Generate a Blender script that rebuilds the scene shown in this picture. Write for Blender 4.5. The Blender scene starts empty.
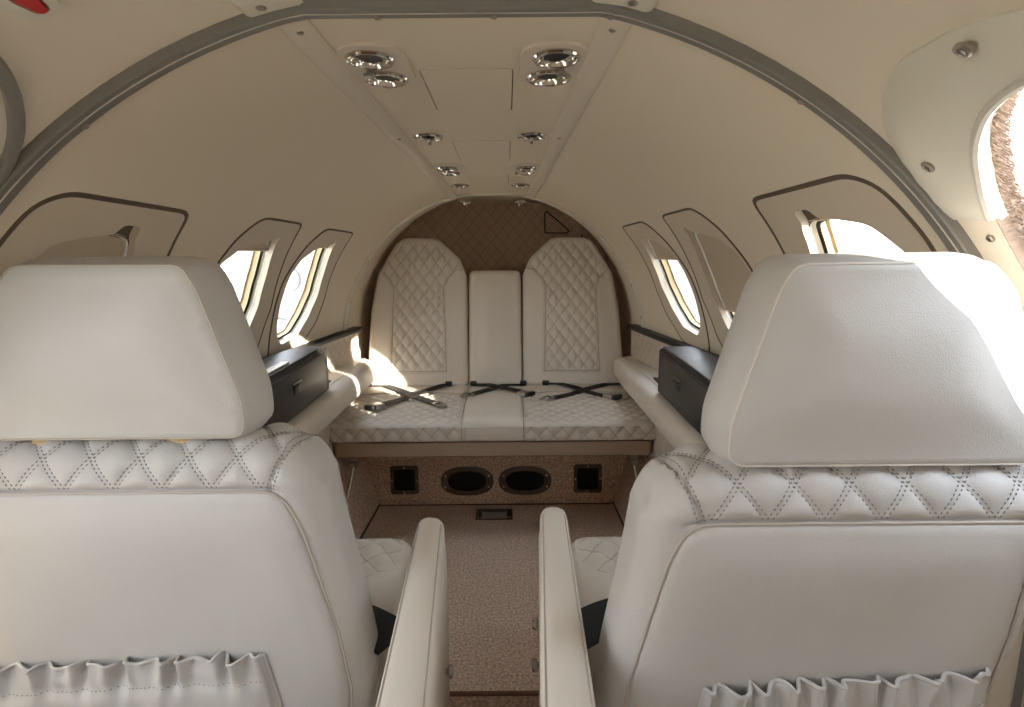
import bpy, bmesh, math, random
from mathutils import Vector, Matrix
from mathutils.geometry import delaunay_2d_cdt
random.seed(7)
sc = bpy.context.scene
COL = sc.collection
PI = math.pi
R = math.radians

# ------------------------------------------------------------------ camera
F = 600.0
PITCH = math.atan(113.5/600)
ROLL = R(-0.5)
CAM = Vector((.065, 0, 1.0))
cam_d = bpy.data.cameras.new('camera')
cam_d.sensor_width = 36; cam_d.lens = 36*F/1024; cam_d.clip_start = .01; cam_d.clip_end = 3000
cam = bpy.data.objects.new('camera', cam_d); COL.objects.link(cam)
CM = Matrix.Rotation(PI/2-PITCH, 3, 'X') @ Matrix.Rotation(ROLL, 3, 'Z')
cam.matrix_world = Matrix.Translation(CAM) @ CM.to_4x4()
sc.camera = cam
def ray(px, py): return CM @ Vector(((px-512)/F, -(py-353.5)/F, -1))
def at(px, py, Y):
    d = ray(px, py); return CAM + d*(Y/d.y)
def at_z(px, py, z):
    d = ray(px, py); return CAM + d*((z-CAM.z)/d.z)

# ------------------------------------------------------------------ materials
def srgb(r, g, b):
    f = lambda c: (c/255/12.92) if c/255 <= .04045 else ((c/255+.055)/1.055)**2.4
    return (f(r), f(g), f(b), 1)
def mat(name, col, rough=.5, metal=0, bump=None, var=None, spec=.5, sheen=0):
    """bump = (kind, scale, strength, distance); var = (scale, other colour)"""
    m = bpy.data.materials.new(name); m.use_nodes = True
    nt = m.node_tree; n = nt.nodes; l = nt.links
    b = n['Principled BSDF']
    b.inputs['Base Color'].default_value = col
    b.inputs['Roughness'].default_value = rough
    b.inputs['Metallic'].default_value = metal
    b.inputs['Specular IOR Level'].default_value = spec
    if sheen:
        b.inputs['Sheen Weight'].default_value = sheen
    if bump or var:
        tc = n.new('ShaderNodeTexCoord')
    if var:
        no = n.new('ShaderNodeTexNoise'); no.inputs['Scale'].default_value = var[0]; no.inputs['Detail'].default_value = 5
        l.new(tc.outputs['Object'], no.inputs['Vector'])
        cr = n.new('ShaderNodeValToRGB')
        cr.color_ramp.elements[0].position = .35; cr.color_ramp.elements[1].position = .65
        cr.color_ramp.elements[0].color = col; cr.color_ramp.elements[1].color = var[1]
        l.new(no.outputs['Fac'], cr.inputs['Fac']); l.new(cr.outputs['Color'], b.inputs['Base Color'])
    if bump:
        kind, s, st, dist = bump
        if kind == 'leather':
            t1 = n.new('ShaderNodeTexVoronoi'); t1.inputs['Scale'].default_value = s; t1.feature = 'SMOOTH_F1'
            t2 = n.new('ShaderNodeTexNoise'); t2.inputs['Scale'].default_value = s*.03; t2.inputs['Detail'].default_value = 4
            ad = n.new('ShaderNodeMath'); ad.operation = 'MULTIPLY_ADD'; ad.inputs[1].default_value = 3.0
            l.new(tc.outputs['Object'], t1.inputs['Vector']); l.new(tc.outputs['Object'], t2.inputs['Vector'])
            l.new(t2.outputs['Fac'], ad.inputs[0]); l.new(t1.outputs['Distance'], ad.inputs[2])
            src = ad.outputs[0]
        else:
            t1 = n.new('ShaderNodeTexNoise'); t1.inputs['Scale'].default_value = s; t1.inputs['Detail'].default_value = 6
            l.new(tc.outputs['Object'], t1.inputs['Vector']); src = t1.outputs['Fac']
        bp = n.new('ShaderNodeBump'); bp.inputs['Strength'].default_value = st; bp.inputs['Distance'].default_value = dist
        l.new(src, bp.inputs['Height']); l.new(bp.outputs['Normal'], b.inputs['Normal'])
    return m

M = {}
M['leather'] = mat('cream_leather', srgb(187, 183, 179), .48, bump=('leather', 800, .22, .0011), var=(6, srgb(182, 178, 173)), spec=.35)
M['leather_rear'] = mat('cream_leather_bench', srgb(212, 203, 190), .5, bump=('leather', 800, .2, .001), spec=.35)
M['thread'] = mat('stitch_thread', srgb(118, 112, 107), .7)
M['thread_light'] = mat('pale_seam_thread', srgb(205, 198, 190), .6)
M['seam'] = mat('leather_seam', srgb(176, 166, 155), .55)
M['headliner'] = mat('beige_headliner', srgb(221, 208, 187), .8, bump=('noise', 350, .12, .001), spec=.2)
M['headliner_front'] = mat('beige_cockpit_headliner', srgb(223, 211, 192), .8, bump=('noise', 350, .12, .001), spec=.2)
M['trimpanel'] = mat('beige_window_trim', srgb(208, 194, 174), .6, bump=('noise', 500, .1, .0006), spec=.3)
M['strip'] = mat('beige_trim_strip', srgb(216, 204, 186), .55, spec=.4)
M['cockpit_trim'] = mat('pale_cockpit_trim', srgb(214, 208, 192), .55, spec=.4)
M['gap'] = mat('dark_gap_seal', srgb(96, 80, 66), .7)
M['grey_seal'] = mat('grey_edge_seal', srgb(124, 120, 114), .45, spec=.5)
M['pale_line'] = mat('pale_seal_line', srgb(205, 198, 186), .4)
M['white_plastic'] = mat('white_window_reveal', srgb(236, 232, 220), .4)
M['tan_frame'] = mat('tan_window_frame', srgb(205, 180, 140), .45)
M['black_rubber'] = mat('black_rubber', srgb(24, 21, 19), .6)
M['shade'] = mat('tan_window_shade', srgb(194, 178, 154), .65)
M['carpet'] = mat('taupe_carpet', srgb(184, 154, 130), .95, bump=('noise', 170, 1.0, .008), var=(150, srgb(250, 224, 200)), spec=.1, sheen=.3)
M['carpet_edge'] = mat('brown_carpet_binding', srgb(112, 78, 58), .8)
M['bench_frame'] = mat('taupe_bench_skirt', srgb(160, 138, 118), .5, spec=.3)
M['quiltwall'] = mat('taupe_quilted_cloth', srgb(192, 166, 142), .8, bump=('noise', 500, .2, .001), spec=.2)
M['quiltside'] = mat('cream_quilted_side', srgb(200, 188, 172), .6, spec=.3)
M['black_box'] = mat('black_cabinet_wood', srgb(34, 31, 29), .42, bump=('noise', 90, .2, .001), var=(40, srgb(50, 45, 42)))
M['black_plastic'] = mat('black_plastic', srgb(20, 19, 18), .45)
M['mesh_black'] = mat('black_speaker_mesh', srgb(14, 12, 11), .9, bump=('noise', 900, .6, .002))
M['speaker_rim'] = mat('brown_grille_rim', srgb(92, 76, 62), .45)
M['chrome'] = mat('chrome', srgb(215, 210, 202), .12, metal=1)
M['steel'] = mat('brushed_steel', srgb(170, 164, 156), .3, metal=1)
M['screw'] = mat('dark_screw', srgb(176, 166, 156), .45, metal=1)
M['webbing'] = mat('dark_brown_webbing', srgb(30, 22, 18), .75, bump=('noise', 700, .4, .001))
M['webbing_black'] = mat('black_webbing', srgb(16, 15, 14), .8)
M['red'] = mat('red_handle', srgb(190, 20, 22), .4)
M['fleece'] = mat('taupe_fleece', srgb(134, 114, 100), .9, sheen=.5)
M['slat'] = mat('grey_vent_slat', srgb(196, 188, 178), .4, metal=.3)
M['skin'] = mat('white_painted_skin', srgb(225, 224, 220), .4)
M['concrete'] = mat('apron_concrete', srgb(205, 198, 182), .9, var=(.4, srgb(190, 184, 170)))
M['field'] = mat('dry_field', srgb(190, 172, 110), .95, var=(.05, srgb(165, 150, 96)))
M['hangar'] = mat('white_hangar_cladding', srgb(228, 228, 226), .6)
M['hangar_red'] = mat('faded_red_stripe', srgb(206, 140, 134), .6)
M['nac_grey'] = mat('grey_intake_metal', srgb(150, 150, 148), .35, metal=.6)
def quilt_mat(base, thread_crease, half=.045):  # dashed lines: stitch thread, with the crease shade of the quilting painted in
    m = M[base].copy(); m.name = base+'_quilted'; nt = m.node_tree; n = nt.nodes; l = nt.links
    b = n['Principled BSDF']; at_ = n.new('ShaderNodeAttribute'); at_.attribute_name = 'quilt'
    sp = n.new('ShaderNodeSeparateXYZ'); l.new(at_.outputs['Vector'], sp.inputs[0])
    def mth(op, a, c=None):
        q = n.new('ShaderNodeMath'); q.operation = op
        for i, x in enumerate((a, c)):
            if x is None: continue
            if isinstance(x, (int, float)): q.inputs[i].default_value = x
            else: l.new(x, q.inputs[i])
        return q.outputs[0]
    lines = []
    for i, j in ((0, 1), (1, 0)):
        d = mth('PINGPONG', sp.outputs[i], .5); on = mth('LESS_THAN', d, half)
        dash = mth('LESS_THAN', mth('FRACT', mth('MULTIPLY', sp.outputs[j], 7.0)), .75)
        lines.append(mth('MULTIPLY', on, dash))
    f = mth('MULTIPLY', mth('MAXIMUM', lines[0], lines[1]), mth('GREATER_THAN', sp.outputs[2], .5))
    mx = n.new('ShaderNodeMix'); mx.data_type = 'RGBA'
    src = b.inputs['Base Color'].links[0].from_socket if b.inputs['Base Color'].links else None
    if src: l.new(src, mx.inputs[6])
    else: mx.inputs[6].default_value = b.inputs['Base Color'].default_value
    mx.inputs[7].default_value = thread_crease; l.new(f, mx.inputs[0]); l.new(mx.outputs[2], b.inputs['Base Color'])
    return m
M['leather_rear_q'] = quilt_mat('leather_rear', srgb(180, 167, 150), .036)
M['quiltwall_q'] = quilt_mat('quiltwall', srgb(160, 134, 110), .04)
M['quiltside_q'] = quilt_mat('quiltside', srgb(172, 158, 140), .036)
def glass_mat():
    m = bpy.data.materials.new('clear_acrylic'); m.use_nodes = True
    nt = m.node_tree; n = nt.nodes; n.clear()
    o = n.new('ShaderNodeOutputMaterial'); mx = n.new('ShaderNodeMixShader')
    t = n.new('ShaderNodeBsdfTransparent'); g = n.new('ShaderNodeBsdfGlossy'); fr = n.new('ShaderNodeLayerWeight')
    t.inputs[0].default_value = (.95, .96, .96, 1); g.inputs['Roughness'].default_value = .02; fr.inputs['Blend'].default_value = .5; pw = n.new('ShaderNodeMath'); pw.operation = 'POWER'; pw.inputs[1].default_value = 4; ml = n.new('ShaderNodeMath'); ml.operation = 'MULTIPLY_ADD'; ml.inputs[1].default_value = .25; ml.inputs[2].default_value = .02
    nt.links.new(fr.outputs['Facing'], pw.inputs[0]); nt.links.new(pw.outputs[0], ml.inputs[0]); nt.links.new(ml.outputs[0], mx.inputs[0]); nt.links.new(t.outputs[0], mx.inputs[1]); nt.links.new(g.outputs[0], mx.inputs[2])
    nt.links.new(mx.outputs[0], o.inputs[0]); return m
M['glass'] = glass_mat()

# ------------------------------------------------------------------ mesh helpers
def mesh(name, verts, faces, m, parent=None, sharp=38, smooth=True, attrs=None):
    off = parent_world(parent)
    me = bpy.data.meshes.new(name)
    bm = bmesh.new()
    lay = bm.verts.layers.float_vector.new('quilt') if attrs and any(any(a) for a in attrs) else None
    vs = [bm.verts.new(Vector(v)-off) for v in verts]
    if lay:
        for v, a in zip(vs, attrs): v[lay] = a
    for f in faces:
        try: bm.faces.new([vs[i] for i in f])
        except ValueError: pass
    bmesh.ops.remove_doubles(bm, verts=bm.verts, dist=1e-6)
    bmesh.ops.recalc_face_normals(bm, faces=bm.faces)
    for f in bm.faces: f.smooth = smooth
    th = R(sharp)
    for e in bm.edges:
        if len(e.link_faces) == 2 and e.calc_face_angle(0) > th: e.smooth = False
    bm.to_mesh(me); bm.free()
    me.materials.append(m)
    o = bpy.data.objects.new(name, me); COL.objects.link(o)
    if parent: o.parent = parent
    return o
def parent_world(p):
    v = Vector((0, 0, 0))
    while p is not None:
        v = v + p.location; p = p.parent
    return v
def tag(o, label=None, cat=None, group=None, kind=None):
    if label: o['label'] = label
    if cat: o['category'] = cat
    if group: o['group'] = group
    if kind: o['kind'] = kind
    return o
def thing(name, loc, label, cat, group=None, kind=None):
    o = bpy.data.objects.new(name, None); COL.objects.link(o); o.location = loc; o.empty_display_size = .05
    return tag(o, label, cat, group, kind)

class MB:
    """collects shapes into one mesh"""
    def __init__(s): s.v = []; s.f = []; s.a = {}
    def add(s, v, f, attr=None):
        k = len(s.v)
        if attr:
            for i, q in enumerate(attr): s.a[k+i] = q
        s.v += [Vector(p) for p in v]; s.f += [tuple(i+k for i in q) for q in f]; return s
    def build(s, name, m, parent=None, sharp=38, smooth=True): return mesh(name, s.v, s.f, m, parent, sharp, smooth, [s.a.get(i, (0, 0, 0)) for i in range(len(s.v))] if s.a else None)
    def box(s, c, d, bev=.002, rot=None):
        bm = bmesh.new(); bmesh.ops.create_cube(bm, size=1)
        bmesh.ops.scale(bm, vec=d, verts=bm.verts)
        if bev: bmesh.ops.bevel(bm, geom=bm.edges[:], offset=min(bev, min(d)*.45), segments=2, affect='EDGES', profile=.5)
        bm.verts.ensure_lookup_table(); bm.verts.index_update()
        vs = [v.co.copy() for v in bm.verts]
        if rot is not None: vs = [rot @ v for v in vs]
        s.add([v+Vector(c) for v in vs], [[v.index for v in f.verts] for f in bm.faces]); bm.free(); return s
    def tube(s, pts, r, seg=8, closed=False, cap=True):
        pts = [Vector(p) for p in pts]; n = len(pts); rings = []
        up = None
        for i, p in enumerate(pts):
            a = pts[(i-1) % n] if (closed or i > 0) else p
            b = pts[(i+1) % n] if (closed or i < n-1) else p
            t = (b-a).normalized()
            if up is None:
                up = t.orthogonal().normalized()
            up = (up - t*up.dot(t))
            up = up.normalized() if up.length > 1e-6 else t.orthogonal().normalized()
            w = t.cross(up); rr = r[i] if isinstance(r, (list, tuple)) else r
            rings.append([p + up*(rr*math.cos(2*PI*k/seg)) + w*(rr*math.sin(2*PI*k/seg)) for k in range(seg)])
        s.loft(rings, closed_u=True, closed_v=closed, cap=cap and not closed); return s
    def loft(s, rings, closed_u=True, closed_v=False, cap=False):
        m = len(rings[0]); v = [p for r_ in rings for p in r_]; f = []
        nr = len(rings)
        for i in range(nr if closed_v else nr-1):
            j = (i+1) % nr
            for k in range(m if closed_u else m-1):
                q = (k+1) % m; f.append((i*m+k, i*m+q, j*m+q, j*m+k))
        if cap: f.append(tuple(range(m))); f.append(tuple((nr-1)*m+k for k in range(m)))
        s.add(v, f); return s
    def lathe(s, prof, o, ax, seg=32, ellipse=(1, 1), up=None, cap=False):
        """prof = [(radius, height)...] about axis ax at o"""
        ax = Vector(ax).normalized(); u = Vector(up).normalized() if up is not None else ax.orthogonal().normalized(); w = ax.cross(u)
        o = Vector(o)
        rings = [[o + ax*h + u*(r_*ellipse[0]*math.cos(2*PI*k/seg)) + w*(r_*ellipse[1]*math.sin(2*PI*k/seg)) for k in range(seg)] for r_, h in prof]
        s.loft(rings, cap=cap); return s
    def sphere(s, c, r_, sx=1, sy=1, sz=1):
        n = 10; prof = [(max(1e-5, r_*math.sin(PI*i/n)), -r_*math.cos(PI*i/n)) for i in range(n+1)]
        k = len(s.v); s.lathe(prof, (0, 0, 0), (0, 0, 1), 16)
        for i in range(k, len(s.v)):
            p = s.v[i]; s.v[i] = Vector((p.x*sx, p.y*sy, p.z*sz)) + Vector(c)
        return s

# 2D outlines
def round_poly(pts, rad, n=None, seg=6):
    out = []; N = len(pts)
    for i in range(N):
        p = Vector(pts[i][:2]); a = Vector(pts[i-1][:2]); b = Vector(pts[(i+1) % N][:2])
        r_ = pts[i][2] if len(pts[i]) > 2 else rad
        da = (a-p); db = (b-p); la, lb = da.length, db.length; da.normalize(); db.normalize()
        ang = math.acos(max(-1, min(1, da.dot(db))))
        if ang > R(178) or r_ <= 0: out.append(p); continue
        t = min(r_/math.tan(ang/2), la*.48, lb*.48)
        p0 = p+da*t; p2 = p+db*t
        for k in range(seg+1):
            q = k/seg; out.append(p0*(1-q)**2 + p*(2*q*(1-q)) + p2*q*q)
    return resample(out, n) if n else out
def resample(pts, n):
    N = len(pts); L = [0]
    for i in range(N): L.append(L[-1]+(pts[(i+1) % N]-pts[i]).length)
    T = L[-1]; out = []; j = 0
    for k in range(n):
        d = T*k/n
        while L[j+1] < d: j += 1
        w = (d-L[j])/max(1e-9, L[j+1]-L[j]); out.append(pts[j].lerp(pts[(j+1) % N], w))
    return out
def area(p): return .5*sum(p[i-1].x*p[i].y-p[i].x*p[i-1].y for i in range(len(p)))
def inset(poly, d):
    s = 1 if area(poly) > 0 else -1; N = len(poly); out = []
    for i in range(N):
        e1 = (poly[i]-poly[i-1]); e2 = (poly[(i+1) % N]-poly[i])
        n1 = Vector((-e1.y, e1.x)).normalized() if e1.length > 1e-9 else Vector((0, 0)); n2 = Vector((-e2.y, e2.x)).normalized() if e2.length > 1e-9 else n1
        nn = n1+n2
        nn = nn.normalized() if nn.length > 1e-6 else n1
        c = max(.5, nn.dot(n1)); out.append(poly[i]+nn*(s*d/c))
    return out
def inside(p, poly):
    c = False; N = len(poly); x, y = p
    for i in range(N):
        a = poly[i-1]; b = poly[i]
        if (a.y > y) != (b.y > y) and x < (b.x-a.x)*(y-a.y)/(b.y-a.y)+a.x: c = not c
    return c
def pdist(p, poly):
    best = 9; P = Vector(p); N = len(poly)
    for i in range(N):
        a = poly[i-1]; b = poly[i]; ab = b-a; l2 = ab.length_squared
        t = max(0, min(1, (P-a).dot(ab)/l2)) if l2 > 0 else 0
        d = (P-a-ab*t).length
        if d < best: best = d
    return best
def fill(outer, holes=(), grid=.01, gy=None):
    """triangulate a region with inner grid points -> verts2d, tris, boundary loops of indices"""
    gy = gy or grid
    vs = [Vector(p) for p in outer]; loops = [list(range(len(outer)))]
    for h in holes:
        k = len(vs); vs += [Vector(p) for p in h]; loops.append(list(range(k, k+len(h))))
    edges = []
    for lp in loops: edges += [(lp[i-1], lp[i]) for i in range(len(lp))]
    xs = [p.x for p in outer]; ys = [p.y for p in outer]
    y = min(ys)+gy*.5; row = 0
    while y < max(ys):
        x = min(xs)+grid*(.5 if row % 2 else 1)
        while x < max(xs):
            p = (x, y)
            if inside(p, outer) and pdist(p, outer) > min(grid, gy)*.45:
                ok = True
                for h in holes:
                    if inside(p, h) or pdist(p, h) < min(grid, gy)*.45: ok = False; break
                if ok: vs.append(Vector(p))
            x += grid
        y += gy; row += 1
    ov, oe, of, _, _, _ = delaunay_2d_cdt(vs, edges, [], 1, 1e-7)
    # map original loops to output by nearest position (order is kept for inputs)
    tri = []
    for f in of:
        c = sum((ov[i] for i in f), Vector((0, 0)))/len(f)
        if any(inside(c, h) for h in holes): continue
        tri.append(tuple(f))
    return [Vector(v) for v in ov], tri
def boundary(tri):
    cnt = {}
    for f in tri:
        for i in range(len(f)):
            a, b = f[i-1], f[i]
            cnt.setdefault((min(a, b), max(a, b)), []).append((a, b))
    return [v[0] for v in cnt.values() if len(v) == 1]

def pillow(name, outline, fr, rings, m, parent=None, grid=.012, h=None, cap_back=True, sharp=50, qa=None):
    """solid from a 2D outline; fr(u,v,w)->world; rings=[(inset,w)..] back to front; h(u,v)-> extra height on the front face"""
    mb = MB(); loops = [inset(outline, d) if d else list(outline) for d, w in rings]
    R3 = [[fr(p.x, p.y, w) for p in lp] for lp, (d, w) in zip(loops, rings)]
    mb.loft(R3)
    wl = rings[-1][1]; last = loops[-1]
    v, t = fill(last, (), grid)
    def hh(p):
        if h is None: return 0
        d = pdist(p, last); return h(p.x, p.y)*min(1, d/.012)
    mb.add([fr(p.x, p.y, wl+hh(p)) for p in v], t, [qa(p.x, p.y) for p in v] if qa else None)
    if cap_back:
        v, t = fill(loops[0], (), .05); w0 = rings[0][1]
        mb.add([fr(p.x, p.y, w0) for p in v], t)
    return mb.build(name, m, parent, sharp)
def quilt(u, v, su, sv, amp, k=3.2):
    p = u/su+v/sv; q = u/su-v/sv
    a = abs(p-round(p))*2; b = abs(q-round(q))*2
    return amp*(1-math.exp(-a*k))*(1-math.exp(-b*k))-amp
def qv(u, v, su, sv, m): return (u/su+v/sv, u/su-v/sv, m)
def sstep(a, b, x):
    t = max(0, min(1, (x-a)/(b-a))); return t*t*(3-2*t)
def interp(tab, x):
    if x <= tab[0][0]: return tab[0][1]
    for (a, b), (c, d) in zip(tab, tab[1:]):
        if x <= c: return b+(d-b)*(x-a)/(c-a)
    return tab[-1][1]

# ------------------------------------------------------------------ cabin section
def lerp_y(y, a, b): return a+(b-a)*max((y-.75)/1.45, -.05)
def rr(y): return max(lerp_y(y, .80, .55), .52)
def cc(y): return lerp_y(y, .487, .615)
def zt(y): return lerp_y(y, 1.267, 1.158)
def S(y, a, off=0):
    """point of the cabin lining at station y, signed angle a (deg) from the top; off = towards the cabin axis"""
    s = 1 if a >= 0 else -1; aa = R(abs(a)); r_ = rr(y)-off; c = cc(y)
    if aa <= PI/2:
        x = r_*math.sin(aa); z = c+r_*math.cos(aa); top = zt(y)-off
        if z > top: z = top; x = (top-c)*math.tan(aa)
    else:
        x = r_; z = c-(aa-PI/2)*r_
    return Vector((s*x, y, z))
K = .63*PI/180      # metres of arc per degree
def L2(pts): return [(p[0], p[1]*K)+tuple(p[2:]) for p in pts]
def sheet(name, outer, holes, off, th, m, parent=None, side=1, grid=.04, gy=None, fn=None):
    """curved panel over the (y, arc) plane with holes and thickness th outwards"""
    v, t = fill(outer, holes, grid, gy)
    g = fn or (lambda p: off)
    n = len(v)
    A = [S(p.x, side*p.y/K, g(p)) for p in v]; B = [S(p.x, side*p.y/K, off-th) for p in v]
    f = list(t)+[tuple(i+n for i in reversed(q)) for q in t]
    for a, b in boundary(t): f.append((a, b, b+n, a+n))
    return mesh(name, A+B, f, m, parent)
def ring_strip(name, loops, m, parent=None, side=1):
    """loops = [(2D loop, off)...] joined into a closed-loop strip"""
    mb = MB(); mb.loft([[S(p.x, side*p.y/K, off) for p in lp] for lp, off in loops], closed_u=True)
    return mb.build(name, m, parent)

# window outlines (y, degrees, corner radius)
OUT = {'A': L2([(1.1070, 42.6, .02), (1.1459, 53.67, .05), (1.1834, 67.84, .05), (1.1513, 78.95, .03), (0.8575, 78.54, .03), (0.8141, 67.28, .05), (0.7953, 51.12, .06), (0.8050, 43.9, .03), (0.8420, 42.0, .03)]),
       'B': L2([(1.5290, 41.94, .012), (1.5936, 54.51, .06), (1.6399, 65.65, .06), (1.6218, 75.69, .04), (1.5627, 81.14, .02), (1.3597, 80.80, .015), (1.3283, 70.10, .06), (1.2970, 55.94, .06), (1.3078, 46.97, .05), (1.3368, 41.68, .03)]),
       'C': L2([(1.8794, 42.68, .012), (1.9234, 54.26, .06), (1.9658, 67.39, .06), (1.9493, 74.37, .05), (1.8545, 81.71, .02), (1.6796, 81.36, .012), (1.6667, 70.74, .06), (1.6400, 58.62, .06), (1.6470, 48.63, .05), (1.6709, 42.32, .03)])}
OPN = {'A': L2([(1.0359, 48.80, .008), (1.0778, 55.56, .05), (1.0968, 65.67, .05), (1.0584, 74.74, .03), (0.9062, 74.53, .03), (0.8477, 64.28, .05), (0.8390, 54.19, .03), (0.8795, 48.85, .03), (0.9440, 47.66, .02), (0.9791, 47.42, .006), (0.9773, 45.73, .006), (1.0228, 46.00, .006), (1.0253, 48.28, .004)]),
       'B': L2([(1.4864, 48.60, .008), (1.5370, 56.40, .05), (1.5672, 64.49, .05), (1.5525, 71.52, .04), (1.4929, 76.46, .02), (1.4057, 76.31, .02), (1.3521, 69.13, .05), (1.3136, 57.98, .05), (1.3139, 52.97, .02), (1.3497, 49.34, .02), (1.4316, 47.60, .01), (1.4607, 47.26, .004), (1.4593, 45.86, .004), (1.4791, 46.10, .004), (1.4812, 48.29, .003)]),
       'C': L2([(1.8207, 49.02, .008), (1.8727, 57.14, .05), (1.9045, 65.23, .05), (1.8836, 71.71, .03), (1.8342, 76.63, .02), (1.7410, 77.54, .015), (1.7063, 73.84, .03), (1.6829, 65.74, .05), (1.6646, 56.66, .03), (1.6739, 52.18, .02), (1.7151, 49.28, .02), (1.7815, 47.73, .01), (1.8005, 47.48, .004), (1.7997, 46.18, .004), (1.8152, 46.41, .004), (1.8167, 48.71, .003)])}
NW = 150
def relax(p, n):
    for _ in range(n): p = [(p[i-1]+p[i]*2+p[(i+1) % len(p)])/4 for i in range(len(p))]
    return p
OUTL = {k: resample(relax(round_poly(v, .02, 260), 12), NW) for k, v in OUT.items()}
OPNL = {k: relax(round_poly(v, .01, 260), 8) for k, v in OPN.items()}
def simple_open(k):   # the opening without the shade notch
    return round_poly([p for p in OPN[k] if not (p[1]/K < {'A': 47.5, 'B': 47.7, 'C': 47.8}[k] and p[0] > {'A': .97, 'B': 1.44, 'C': 1.79}[k]) and not (len(p) > 2 and p[2] < .005)], .02, 260)
SIMP = {k: resample(relax(simple_open(k), 24), 120) for k in OPN}

WROT = .8      # the window row sits slightly lower on the left than on the right
def turn(d): return {(k, sd): [Vector((p.x, p.y-sd*WROT*K)) for p in lp] for k, lp in d.items() for sd in (-1, 1)}
OUTL, OPNL, SIMP = turn(OUTL), turn(OPNL), turn(SIMP)

Y0, Y1 = .762, 2.18
def rect2(y0, y1, a0, a1, nx=2): return [Vector((y0, a0*K)), Vector((y1, a0*K)), Vector((y1, a1*K)), Vector((y0, a1*K))]
def dens(poly, step):
    out = []
    for i in range(len(poly)):
        a = poly[i-1]; b = poly[i]; n = max(1, int((b-a).length/step))
        out += [a.lerp(b, k/n) for k in range(n)]
    return out
A0f, A0r, A1f, A1r = 12.9, 12.6, 15.5, 15.6     # trim strip edges, degrees, front / rear
def strip_a(y, f, r_): return f+(r_-f)*(y-Y0)/(Y1-Y0)

for side, nm in ((-1, 'left'), (1, 'right')):
    quad = [Vector((Y0, A0f*K+.015)), Vector((Y1, A0r*K+.015)), Vector((Y1, 142*K)), Vector((Y0, 142*K))]
    w = sheet('wall_'+nm, dens(quad, .03), [OUTL[k, side] for k in 'ABC'], 0, .012, M['headliner'], None, side, .035)
    tag(w, 'beige curved %s cabin side lining pierced by three windows' % nm, 'wall', kind='structure')

# outer skin that closes the cabin (with the window apertures)
CKO = relax(round_poly(L2([(0.6783, 49.03, .05), (0.6666, 46.05, .04), (0.6200, 40.89, .05), (0.5655, 37.75, .05), (0.4875, 35.99, .06), (0.4750, 37.36, .05), (0.4520, 43.07, .06), (0.4480, 53.10, .06), (0.4700, 63.27, .06), (0.5124, 68.40, .06), (0.6384, 65.32, .06), (0.6855, 57.10, .05)]), .05, 200), 30)
CKO_L = round_poly(L2([(.46, 52, .05), (.45, 44, .05), (.40, 40, .05), (.25, 39, .06), (.05, 42, .06), (-.05, 52, .06), (0, 70, .06), (.2, 75, .06), (.38, 72, .06), (.455, 62, .05)]), .05, 100)
for side, nm in ((-1, 'left'), (1, 'right')):
    quad = [Vector((-.52, 0)), Vector((2.85, 0)), Vector((2.85, 160*K)), Vector((-.52, 160*K))]
    hs = [inset(SIMP[k, side], .004) for k in 'ABC'] + [inset(CKO, -.02) if side > 0 else inset(CKO_L, -.01)]
    o = sheet('wall_outer_skin_'+nm, dens(quad, .05), hs, -.044, .004, M['skin'], None, side, .06)
    tag(o, 'white outer fuselage skin of the %s side seen through its windows' % nm, 'fuselage skin', kind='structure')

# ceiling panel with vents and hatches cut in
VENTS = [('pair', .905, .131, .985, .125), ('single', 1.36, .112, 0, 0), ('pair_small', 1.69, .108, 1.755, .105), ('single', 1.985, .099, 0, 0), ('single_aft', 2.25, .098, 0, 0)]
HATCH = [(.957, 1.172, .071), (1.40, 1.62, .066), (1.80, 2.00, .060)]
def x2a(x, y): return math.degrees(math.atan2(x, zt(y)-cc(y)))
def circ2(x, y, r_, n=28):
    out = []
    for k in range(n):
        yy = y+r_*math.sin(2*PI*k/n); xx = x+r_*math.cos(2*PI*k/n); out.append(Vector((yy, x2a(xx, yy)*K)))
    return out
VR = {'pair': .0335, 'single': .031, 'pair_small': .027, 'single_aft': .026}
holes = []; vent_spots = []
for kind, y, x, y2, x2 in VENTS:
    for s in (-1, 1):
        if kind != 'single_aft':
            holes.append(circ2(s*x, y, VR[kind]-.003))
            if y2: holes.append(circ2(s*x2, y2, VR[kind]-.003))
hatch_l = []
for y0, y1, hw in HATCH:
    lp = []
    for (a, b) in ((-hw, y0), (hw, y0), (hw*.97, y1), (-hw*.97, y1)): lp.append((b, x2a(a, b)*K, .008))
    hatch_l.append(round_poly(lp, .008, 80)); holes.append(hatch_l[-1])
quad = [Vector((Y0, -A0f*K-.016)), Vector((Y1, -A0r*K-.016)), Vector((Y1, A0r*K+.016)), Vector((Y0, A0f*K+.016))]
ceil = sheet('ceiling', dens(quad, .02), holes, 0, .01, M['headliner'], None, 1, .03)
tag(ceil, 'flat beige centre ceiling panel running down the cabin', 'ceiling', kind='structure')
for i, lp in enumerate(hatch_l):
    lab = ['largest flush hatch in the ceiling, between the front chrome vents', 'flush ceiling hatch further aft, just behind the second vents', 'small flush ceiling hatch nearest the rear frame'][i]
    y0, y1, hw = HATCH[i]
    t = thing('access_panel', S((y0+y1)/2, 0), lab, 'access panel')
    sheet('panel_cover', inset(lp, .0016), [], .0005, .006, M['headliner'], t, 1, .03)
    ring_strip('panel_gap', [(inset(lp, -.003), -.006), (inset(lp, .004), -.006)], M['gap'], t)
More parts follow.
